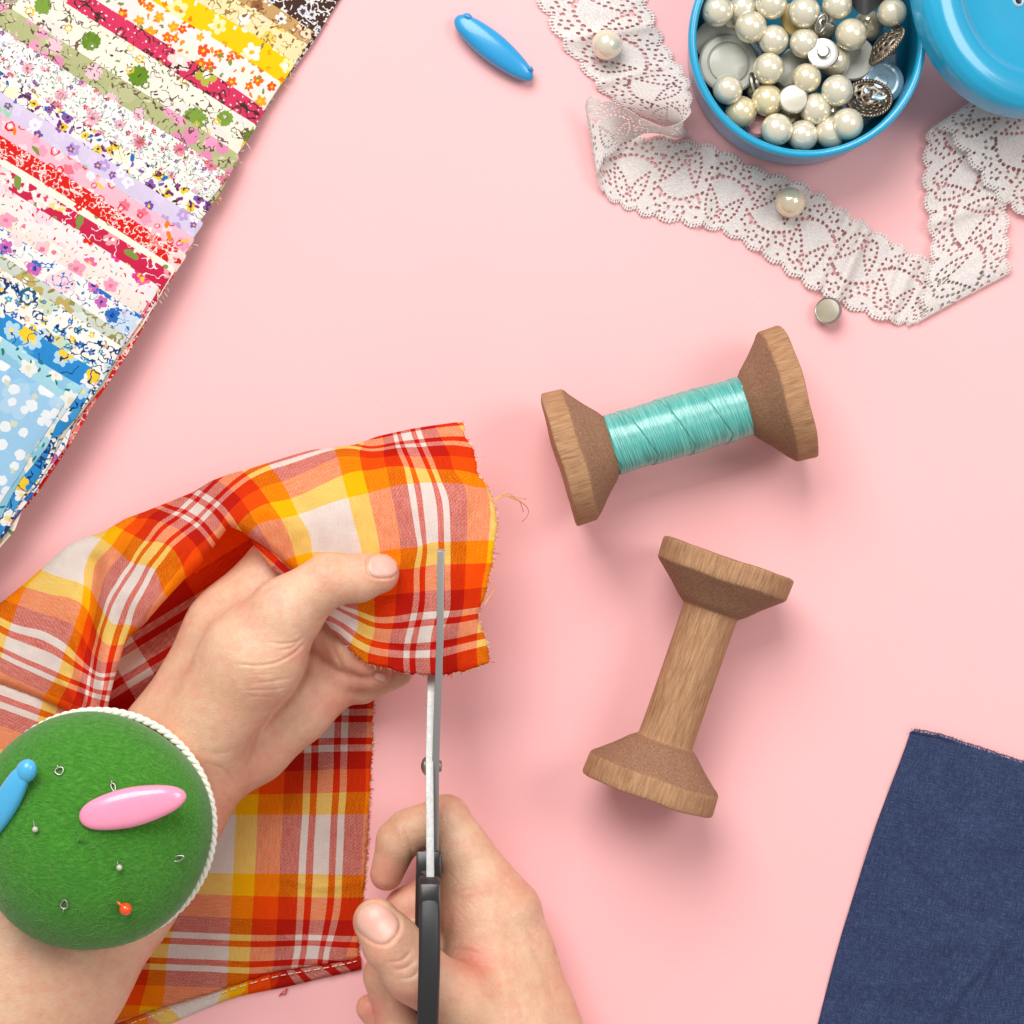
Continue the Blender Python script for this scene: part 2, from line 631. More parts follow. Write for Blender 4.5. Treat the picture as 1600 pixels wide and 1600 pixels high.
# ---- printed cottons
def make_flower_group():
    g = bpy.data.node_groups.new('flower_print', 'ShaderNodeTree')
    I = g.interface
    for nm, ty, dv in (('Vector', 'NodeSocketVector', None), ('Cell', 'NodeSocketFloat', 30), ('Seed', 'NodeSocketFloat', 0), ('Radius', 'NodeSocketFloat', 0.3),
                       ('Petals', 'NodeSocketFloat', 5), ('Depth', 'NodeSocketFloat', 0.4), ('Density', 'NodeSocketFloat', 1), ('Squash', 'NodeSocketFloat', 1), ('Ring', 'NodeSocketFloat', -1)):
        s = I.new_socket(nm, in_out='INPUT', socket_type=ty)
        if dv is not None: s.default_value = dv
    for nm in ('Mask', 'Centre', 'Rand'):
        I.new_socket(nm, in_out='OUTPUT', socket_type='NodeSocketFloat')
    gi = g.nodes.new('NodeGroupInput'); go = g.nodes.new('NodeGroupOutput')
    o = gi.outputs
    inv = math_(g, 'DIVIDE', 1.0, o['Cell'])
    vs = add_node(g, 'ShaderNodeVectorMath', operation='SCALE', ins={0: o['Vector'], 'Scale': inv}).outputs[0]
    off = add_node(g, 'ShaderNodeCombineXYZ', ins={0: o['Seed'], 1: math_(g, 'MULTIPLY', o['Seed'], 1.7)}).outputs[0]
    vv = add_node(g, 'ShaderNodeVectorMath', operation='ADD', ins={0: vs, 1: off}).outputs[0]
    vo = add_node(g, 'ShaderNodeTexVoronoi', voronoi_dimensions='2D', feature='F1', ins={'Vector': vv, 'Scale': 1.0, 'Randomness': 0.75})
    loc = add_node(g, 'ShaderNodeVectorMath', operation='SUBTRACT', ins={0: vv, 1: vo.outputs['Position']}).outputs[0]
    sc = add_node(g, 'ShaderNodeSeparateColor', ins={0: vo.outputs['Color']})
    rot = add_node(g, 'ShaderNodeVectorRotate', rotation_type='Z_AXIS', ins={'Vector': loc, 'Angle': math_(g, 'MULTIPLY', sc.outputs[0], 6.283)}).outputs[0]
    sq = add_node(g, 'ShaderNodeSeparateXYZ', ins={0: rot})
    x, y = sq.outputs[0], math_(g, 'DIVIDE', sq.outputs[1], o['Squash'])
    r = math_(g, 'SQRT', math_(g, 'ADD', math_(g, 'MULTIPLY', x, x), math_(g, 'MULTIPLY', y, y)))
    ang = math_(g, 'ARCTAN2', y, x)
    pet = math_(g, 'ABSOLUTE', math_(g, 'COSINE', math_(g, 'MULTIPLY', ang, math_(g, 'MULTIPLY', o['Petals'], 0.5))))
    shape = math_(g, 'SUBTRACT', 1.0, math_(g, 'MULTIPLY', o['Depth'], math_(g, 'SUBTRACT', 1.0, pet)))
    size = math_(g, 'MULTIPLY_ADD', sc.outputs[1], 0.45, 0.72)
    R = math_(g, 'MULTIPLY', math_(g, 'MULTIPLY', o['Radius'], size), shape)
    on = math_(g, 'LESS_THAN', sc.outputs[2], o['Density'])
    px = math_(g, 'MULTIPLY', o['Cell'], 0.9)
    m = math_(g, 'MULTIPLY', math_(g, 'SUBTRACT', R, r), px, clamp=True)
    ring = math_(g, 'MULTIPLY', math_(g, 'SUBTRACT', r, math_(g, 'MULTIPLY', R, o['Ring'])), px, clamp=True)
    ring = math_(g, 'MAXIMUM', ring, math_(g, 'LESS_THAN', o['Ring'], 0.0))
    m = math_(g, 'MULTIPLY', math_(g, 'MULTIPLY', m, ring), on)
    ce = math_(g, 'MULTIPLY', math_(g, 'MULTIPLY', math_(g, 'SUBTRACT', math_(g, 'MULTIPLY', math_(g, 'MULTIPLY', o['Radius'], size), 0.3), r), px, clamp=True), on)
    rr = math_(g, 'FRACT', math_(g, 'MULTIPLY', math_(g, 'ADD', sc.outputs[0], sc.outputs[1]), 7.31))
    g.links.new(m, go.inputs[0]); g.links.new(ce, go.inputs[1]); g.links.new(rr, go.inputs[2])
    return g


FLOWER = make_flower_group()


def mat_print(name, base, layers, seed=0, weave=0.1):
    """layers: ('f', cell, radius, petals, depth, density, [colours], centre|None[, ring]) flowers / rings / dots
               ('l', cell, radius, squash, density, [colours]) leaves and dashes
               ('s', scale, width, colour) drawn scribbles"""
    dim = lambda c: tuple(x * 0.76 for x in c[:3]) + (1,)
    base = dim(base)
    M = NT(name)
    t = M.t
    uv = M.n('ShaderNodeUVMap')
    wob = M.n('ShaderNodeTexNoise', ins={'Vector': uv.outputs[0], 'Scale': 0.12, 'Detail': 2.0})
    wv = add_node(t, 'ShaderNodeVectorMath', operation='SCALE', ins={0: add_node(t, 'ShaderNodeVectorMath', operation='SUBTRACT', ins={0: wob.outputs[1], 1: (0.5, 0.5, 0.5)}).outputs[0], 'Scale': 7.0}).outputs[0]
    vec = add_node(t, 'ShaderNodeVectorMath', operation='ADD', ins={0: uv.outputs[0], 1: wv}).outputs[0]
    vec = add_node(t, 'ShaderNodeVectorMath', operation='SCALE', ins={0: vec, 'Scale': 1.16}).outputs[0]
    c = M.n('ShaderNodeRGB'); c.outputs[0].default_value = base; c = c.outputs[0]
    for i, L in enumerate(layers):
        sd = seed * 3.7 + i * 11.3 + 5
        if L[0] == 's':
            nz = M.n('ShaderNodeTexNoise', ins={'Vector': add_node(t, 'ShaderNodeVectorMath', operation='ADD', ins={0: vec, 1: (sd * 31, sd * 17, 0)}).outputs[0], 'Scale': L[1], 'Detail': 1.0})
            d = math_(t, 'ABSOLUTE', math_(t, 'SUBTRACT', nz.outputs[0], 0.5))
            nz2 = M.n('ShaderNodeTexNoise', ins={'Vector': vec, 'Scale': L[1] * 0.7, 'Detail': 0.0})
            k = math_(t, 'MULTIPLY', math_(t, 'LESS_THAN', d, L[2]), math_(t, 'GREATER_THAN', nz2.outputs[0], 0.47))
            c = mix_(t, k, c, dim(L[3]))
            continue
        nd = M.n('ShaderNodeGroup'); nd.node_tree = FLOWER
        M.l(vec, nd.inputs['Vector'])
        nd.inputs['Cell'].default_value = L[1]; nd.inputs['Seed'].default_value = sd; nd.inputs['Radius'].default_value = L[2]
        if L[0] == 'f':
            nd.inputs['Petals'].default_value = L[3]; nd.inputs['Depth'].default_value = L[4]; nd.inputs['Density'].default_value = L[5]
            cols, cen = L[6], L[7]
            if len(L) > 8: nd.inputs['Ring'].default_value = L[8]
        else:
            nd.inputs['Depth'].default_value = 0.0; nd.inputs['Squash'].default_value = L[3]; nd.inputs['Density'].default_value = L[4]
            cols, cen = L[5], None
        cols = [dim(q) for q in cols]
        cen = dim(cen) if cen is not None else None
        pc = ramp_(t, nd.outputs['Rand'], [(j / len(cols), q) for j, q in enumerate(cols)], 'CONSTANT') if len(cols) > 1 else cols[0]
        c = mix_(t, nd.outputs['Mask'], c, pc)
        if cen is not None: c = mix_(t, nd.outputs['Centre'], c, cen)
    sx = M.n('ShaderNodeMapping', ins={'Vector': uv.outputs[0], 'Scale': (0.5, 0.05, 1)})
    sy = M.n('ShaderNodeMapping', ins={'Vector': uv.outputs[0], 'Scale': (0.05, 0.5, 1)})
    nx = M.n('ShaderNodeTexNoise', ins={'Vector': sx.outputs[0], 'Scale': 1.0, 'Detail': 2.0})
    ny = M.n('ShaderNodeTexNoise', ins={'Vector': sy.outputs[0], 'Scale': 1.0, 'Detail': 2.0})
    th = math_(t, 'MULTIPLY', nx.outputs[0], ny.outputs[0])
    c = mix_(t, weave, c, ramp_(t, th, [(0.12, (0.35, 0.33, 0.32, 1)), (0.4, (1, 1, 1, 1))]), 'MULTIPLY')
    M.l(c, M.p.inputs['Base Color'])
    M.p.inputs['Roughness'].default_value = 0.9
    M.p.inputs['Specular IOR Level'].default_value = 0.1
    bump_(M, th, 0.3, 0.0002)
    return M.m


# ---- skin
def mat_skin():
    M = NT('skin')
    t = M.t
    tc = M.n('ShaderNodeTexCoord')
    at = M.n('ShaderNodeAttribute', attribute_name='blush')
    n1 = M.n('ShaderNodeTexNoise', ins={'Vector': tc.outputs['Object'], 'Scale': 55.0, 'Detail': 5.0, 'Roughness': 0.6})
    n3 = M.n('ShaderNodeTexNoise', ins={'Vector': tc.outputs['Object'], 'Scale': 420.0, 'Detail': 3.0})
    c = ramp_(t, n1.outputs[0], [(0.30, (0.635, 0.345, 0.215, 1)), (0.5, (0.695, 0.42, 0.272, 1)), (0.70, (0.735, 0.48, 0.325, 1))])
    n4 = M.n('ShaderNodeTexNoise', ins={'Vector': tc.outputs['Object'], 'Scale': 130.0, 'Detail': 4.0, 'Roughness': 0.7})
    c = mix_(t, math_(t, 'MULTIPLY', math_(t, 'SUBTRACT', n4.outputs[0], 0.47, clamp=True), 2.2), c, (0.70, 0.27, 0.20, 1))
    c = mix_(t, math_(t, 'MULTIPLY', at.outputs['Fac'], 1.15, clamp=True), c, (0.69, 0.235, 0.165, 1))
    c = mix_(t, 0.16, c, ramp_(t, n3.outputs[0], [(0.3, (0.3, 0.3, 0.3, 1)), (0.7, (0.7, 0.7, 0.7, 1))]), 'OVERLAY')
    M.l(c, M.p.inputs['Base Color'])
    M.p.inputs['Roughness'].default_value = 0.42
    M.p.inputs['Specular IOR Level'].default_value = 0.45
    M.p.inputs['Subsurface Weight'].default_value = 0.25
    M.p.inputs['Subsurface Radius'].default_value = (1.0, 0.4, 0.25)
    M.p.inputs['Subsurface Scale'].default_value = 0.0022
    vo = M.n('ShaderNodeTexVoronoi', feature='DISTANCE_TO_EDGE', ins={'Vector': tc.outputs['Object'], 'Scale': 1100.0})
    n2 = M.n('ShaderNodeTexNoise', ins={'Vector': tc.outputs['Object'], 'Scale': 700.0, 'Detail': 4.0})
    h = math_(t, 'ADD', math_(t, 'MULTIPLY', math_(t, 'MINIMUM', vo.outputs[0], 0.15), 2.5), n2.outputs[0])
    bump_(M, h, 0.42, 0.0003)
    return M.m


def mat_wood():
    M = NT('spool_wood')
    t = M.t
    tc = M.n('ShaderNodeTexCoord')
    at = M.n('ShaderNodeAttribute', attribute_name='endgrain')
    mp = M.n('ShaderNodeMapping', ins={'Vector': tc.outputs['Object'], 'Scale': (1, 1, 0.10)})
    g = M.n('ShaderNodeTexNoise', ins={'Vector': mp.outputs[0], 'Scale': 1300.0, 'Detail': 5.0, 'Roughness': 0.7})
    f = M.n('ShaderNodeTexNoise', ins={'Vector': tc.outputs['Object'], 'Scale': 1500.0, 'Detail': 3.0})
    b = M.n('ShaderNodeTexNoise', ins={'Vector': tc.outputs['Object'], 'Scale': 70.0, 'Detail': 2.0})
    c1 = ramp_(t, g.outputs[0], [(0.28, srgb(136, 98, 70)), (0.5, srgb(170, 128, 94)), (0.72, srgb(192, 152, 116))])
    c2 = ramp_(t, math_(t, 'ADD', math_(t, 'MULTIPLY', f.outputs[0], 0.6), math_(t, 'MULTIPLY', g.outputs[0], 0.4)), [(0.22, srgb(112, 80, 60)), (0.5, srgb(145, 107, 83)), (0.78, srgb(174, 136, 110))])
    c = mix_(t, at.outputs['Fac'], c1, c2)
    c = mix_(t, 0.35, c, ramp_(t, b.outputs[0], [(0.3, (0.72, 0.68, 0.64, 1)), (0.7, (1, 1, 1, 1))]), 'MULTIPLY')
    M.l(c, M.p.inputs['Base Color'])
    M.p.inputs['Roughness'].default_value = 0.75
    M.p.inputs['Specular IOR Level'].default_value = 0.2
    bump_(M, math_(t, 'ADD', g.outputs[0], f.outputs[0]), 0.5, 0.0003)
    return M.m


def mat_thread():
    M = NT('silk_thread')
    t = M.t
    uv = M.n('ShaderNodeUVMap')
    mp = M.n('ShaderNodeMapping', ins={'Vector': uv.outputs[0], 'Scale': (0.62, 0.016, 1)})
    n = M.n('ShaderNodeTexNoise', ins={'Vector': mp.outputs[0], 'Scale': 1.0, 'Detail': 3.0, 'Roughness': 0.6})
    c = ramp_(t, n.outputs[0], [(0.3, srgb(36, 122, 116)), (0.5, srgb(74, 168, 158)), (0.7, srgb(126, 202, 192))])
    M.l(c, M.p.inputs['Base Color'])
    M.p.inputs['Roughness'].default_value = 0.27
    M.p.inputs['Specular IOR Level'].default_value = 1.0
    M.p.inputs['Coat Weight'].default_value = 0.25
    M.p.inputs['Coat Roughness'].default_value = 0.3
    bump_(M, n.outputs[0], 0.6, 0.0003)
    return M.m


def mat_felt():
    M = NT('green_felt')
    t = M.t
    tc = M.n('ShaderNodeTexCoord')
    d = M.n('ShaderNodeTexNoise', ins={'Vector': tc.outputs['Object'], 'Scale': 60.0, 'Detail': 3.0})
    v = add_node(t, 'ShaderNodeVectorMath', operation='ADD', ins={0: tc.outputs['Object'], 1: add_node(t, 'ShaderNodeVectorMath', operation='SCALE', ins={0: d.outputs[1], 'Scale': 0.008}).outputs[0]}).outputs[0]
    mp = M.n('ShaderNodeMapping', ins={'Vector': v, 'Scale': (0.35, 1.0, 1.0)})
    n = M.n('ShaderNodeTexNoise', ins={'Vector': mp.outputs[0], 'Scale': 1300.0, 'Detail': 4.0, 'Roughness': 0.65})
    c = ramp_(t, n.outputs[0], [(0.25, srgb(48, 104, 26)), (0.5, srgb(60, 124, 36)), (0.75, srgb(82, 146, 54))])
    M.l(c, M.p.inputs['Base Color'])
    M.p.inputs['Roughness'].default_value = 0.95
    M.p.inputs['Specular IOR Level'].default_value = 0.1
    M.p.inputs['Sheen Weight'].default_value = 0.25
    bump_(M, n.outputs[0], 0.3, 0.0003)
    return M.m


def mat_lace():
    M = NT('lace_cotton')
    t = M.t
    uv = M.n('ShaderNodeUVMap')
    mp = M.n('ShaderNodeMapping', ins={'Vector': uv.outputs[0], 'Rotation': (0, 0, 0.5), 'Scale': (0.12, 0.6, 1)})
    n = M.n('ShaderNodeTexNoise', ins={'Vector': mp.outputs[0], 'Scale': 1.0, 'Detail': 3.0})
    n2 = M.n('ShaderNodeTexNoise', ins={'Vector': uv.outputs[0], 'Scale': 0.5, 'Detail': 2.0})
    h = math_(t, 'ADD', n.outputs[0], n2.outputs[0])
    c = ramp_(t, math_(t, 'MULTIPLY', h, 0.5), [(0.35, srgb(218, 208, 203)), (0.60, srgb(247, 241, 238))])
    M.l(c, M.p.inputs['Base Color'])
    M.p.inputs['Roughness'].default_value = 0.85
    M.p.inputs['Specular IOR Level'].default_value = 0.2
    b = bump_(M, h, 0.5, 0.0003)
    tr = M.n('ShaderNodeBsdfTranslucent', ins={'Color': c, 'Normal': b})
    mx = M.n('ShaderNodeMixShader', ins={0: 0.3})
    M.l(M.p.outputs[0], mx.inputs[1]); M.l(tr.outputs[0], mx.inputs[2]); M.l(mx.outputs[0], M.out.inputs[0])
    return M.m


def mat_pearl():
    M = NT('pearl')
    t = M.t
    oi = M.n('ShaderNodeObjectInfo')
    c = ramp_(t, oi.outputs['Random'], [(0, srgb(228, 217, 184)), (0.5, srgb(226, 218, 196)), (1, srgb(230, 215, 172))])
    M.l(c, M.p.inputs['Base Color'])
    M.p.inputs['Roughness'].default_value = 0.17
    M.p.inputs['Metallic'].default_value = 0.35
    M.p.inputs['Coat Weight'].default_value = 0.9
    M.p.inputs['Coat Roughness'].default_value = 0.06
    M.p.inputs['Specular IOR Level'].default_value = 0.8
    M.p.inputs['Subsurface Weight'].default_value = 0.2
    M.p.inputs['Subsurface Scale'].default_value = 0.002
    return M.m


MAT = dict(
    table=mat_table(), plaid=mat_plaid(), linen=mat_linen(), skin=mat_skin(), wood=mat_wood(), thread=mat_thread(),
    felt=mat_felt(), lace=mat_lace(), pearl=mat_pearl(),
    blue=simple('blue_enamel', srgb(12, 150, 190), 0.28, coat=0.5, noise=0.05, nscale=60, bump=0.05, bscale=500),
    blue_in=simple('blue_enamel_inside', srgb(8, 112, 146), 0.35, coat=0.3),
    blue_clip=simple('blue_plastic', srgb(34, 146, 200), 0.3, sss=0.15, coat=0.3),
    sky_clip=simple('sky_plastic', srgb(74, 172, 218), 0.3, sss=0.15, coat=0.3),
    pink_clip=simple('pink_plastic', srgb(244, 150, 180), 0.25, sss=0.25, coat=0.4),
    steel=simple('steel', (0.38, 0.375, 0.365, 1), 0.57, noise=0.12, nscale=900, metal=1.0, bump=0.1, bscale=1500),
    steel_dark=simple('steel_shade', (0.50, 0.48, 0.46, 1), 0.36, bump=0.12, bscale=900, metal=1.0),
    silver=simple('silver', (0.42, 0.40, 0.375, 1), 0.34, metal=1.0),
    bronze=simple('antique_bronze', (0.30, 0.24, 0.18, 1), 0.4, metal=1.0, noise=0.3, nscale=900),
    black=simple('black_plastic', (0.018, 0.018, 0.019, 1), 0.45, bump=0.25, bscale=2500, bdist=0.0002),
    black_gloss=simple('black_collar', (0.012, 0.011, 0.011, 1), 0.25),
    shell=simple('shell_white', srgb(192, 186, 170), 0.22, coat=0.5, noise=0.08, nscale=250),
    shell_grey=simple('shell_grey', srgb(158, 149, 128), 0.3, coat=0.3, noise=0.12, nscale=200),
    milk=simple('grey_plastic', srgb(178, 178, 166), 0.3, coat=0.2),
    clear=simple('pale_blue_plastic', srgb(150, 186, 206), 0.15, coat=0.6),
    yellowish=simple('yellow_plastic', srgb(238, 206, 128), 0.3),
    rose=simple('rose_plastic', srgb(240, 176, 180), 0.3),
    webbing=simple('black_webbing', (0.02, 0.02, 0.022, 1), 0.6, bump=0.4, bscale=3000, bdist=0.0003),
    fibre=simple('felt_fibre', srgb(112, 168, 82), 0.9),
    braid=simple('white_braid', srgb(236, 230, 216), 0.85, bump=0.6, bscale=2200, bdist=0.0004),
    yellow_felt=simple('yellow_felt', srgb(244, 200, 20), 0.9, bump=0.4, bscale=1500),
    orange_glass=simple('orange_glass', srgb(240, 74, 8), 0.12, sss=0.3, coat=0.6),
    nail=simple('nail', (0.74, 0.41, 0.33, 1), 0.40, coat=0.08, sss=0.2, noise=0.05, nscale=160),
    nail_tip=simple('nail_edge', (0.76, 0.52, 0.40, 1), 0.36),
    white_yarn=simple('white_yarn', srgb(238, 228, 214), 0.9),
    yellow_yarn=simple('yellow_yarn', srgb(246, 190, 80), 0.9),
    navy_yarn=simple('navy_yarn', srgb(52, 62, 98), 0.9),
    red_yarn=simple('red_yarn', srgb(206, 44, 24), 0.9),
)

# ------------------------------------------------------------------ setting: the pink tabletop
tb = 1.6
me = mesh_data('tabletop', [(-tb, -tb, 0), (tb, -tb, 0), (tb, tb, 0), (-tb, tb, 0)], [(0, 1, 2, 3)], MAT['table'], smooth=False)
tag(link('tabletop', me), 'smooth pink card tabletop', 'tabletop', kind='structure')


# ------------------------------------------------------------------ fanned stack of printed cottons
E_ = np.array([-0.539, 0.842]); D_ = np.array([0.842, 0.539])


def TS(t, s):
    return t * D_[None] + s * E_[None] if np.ndim(t) == 0 else np.asarray(t)[:, None] * D_ + np.asarray(s)[:, None] * E_


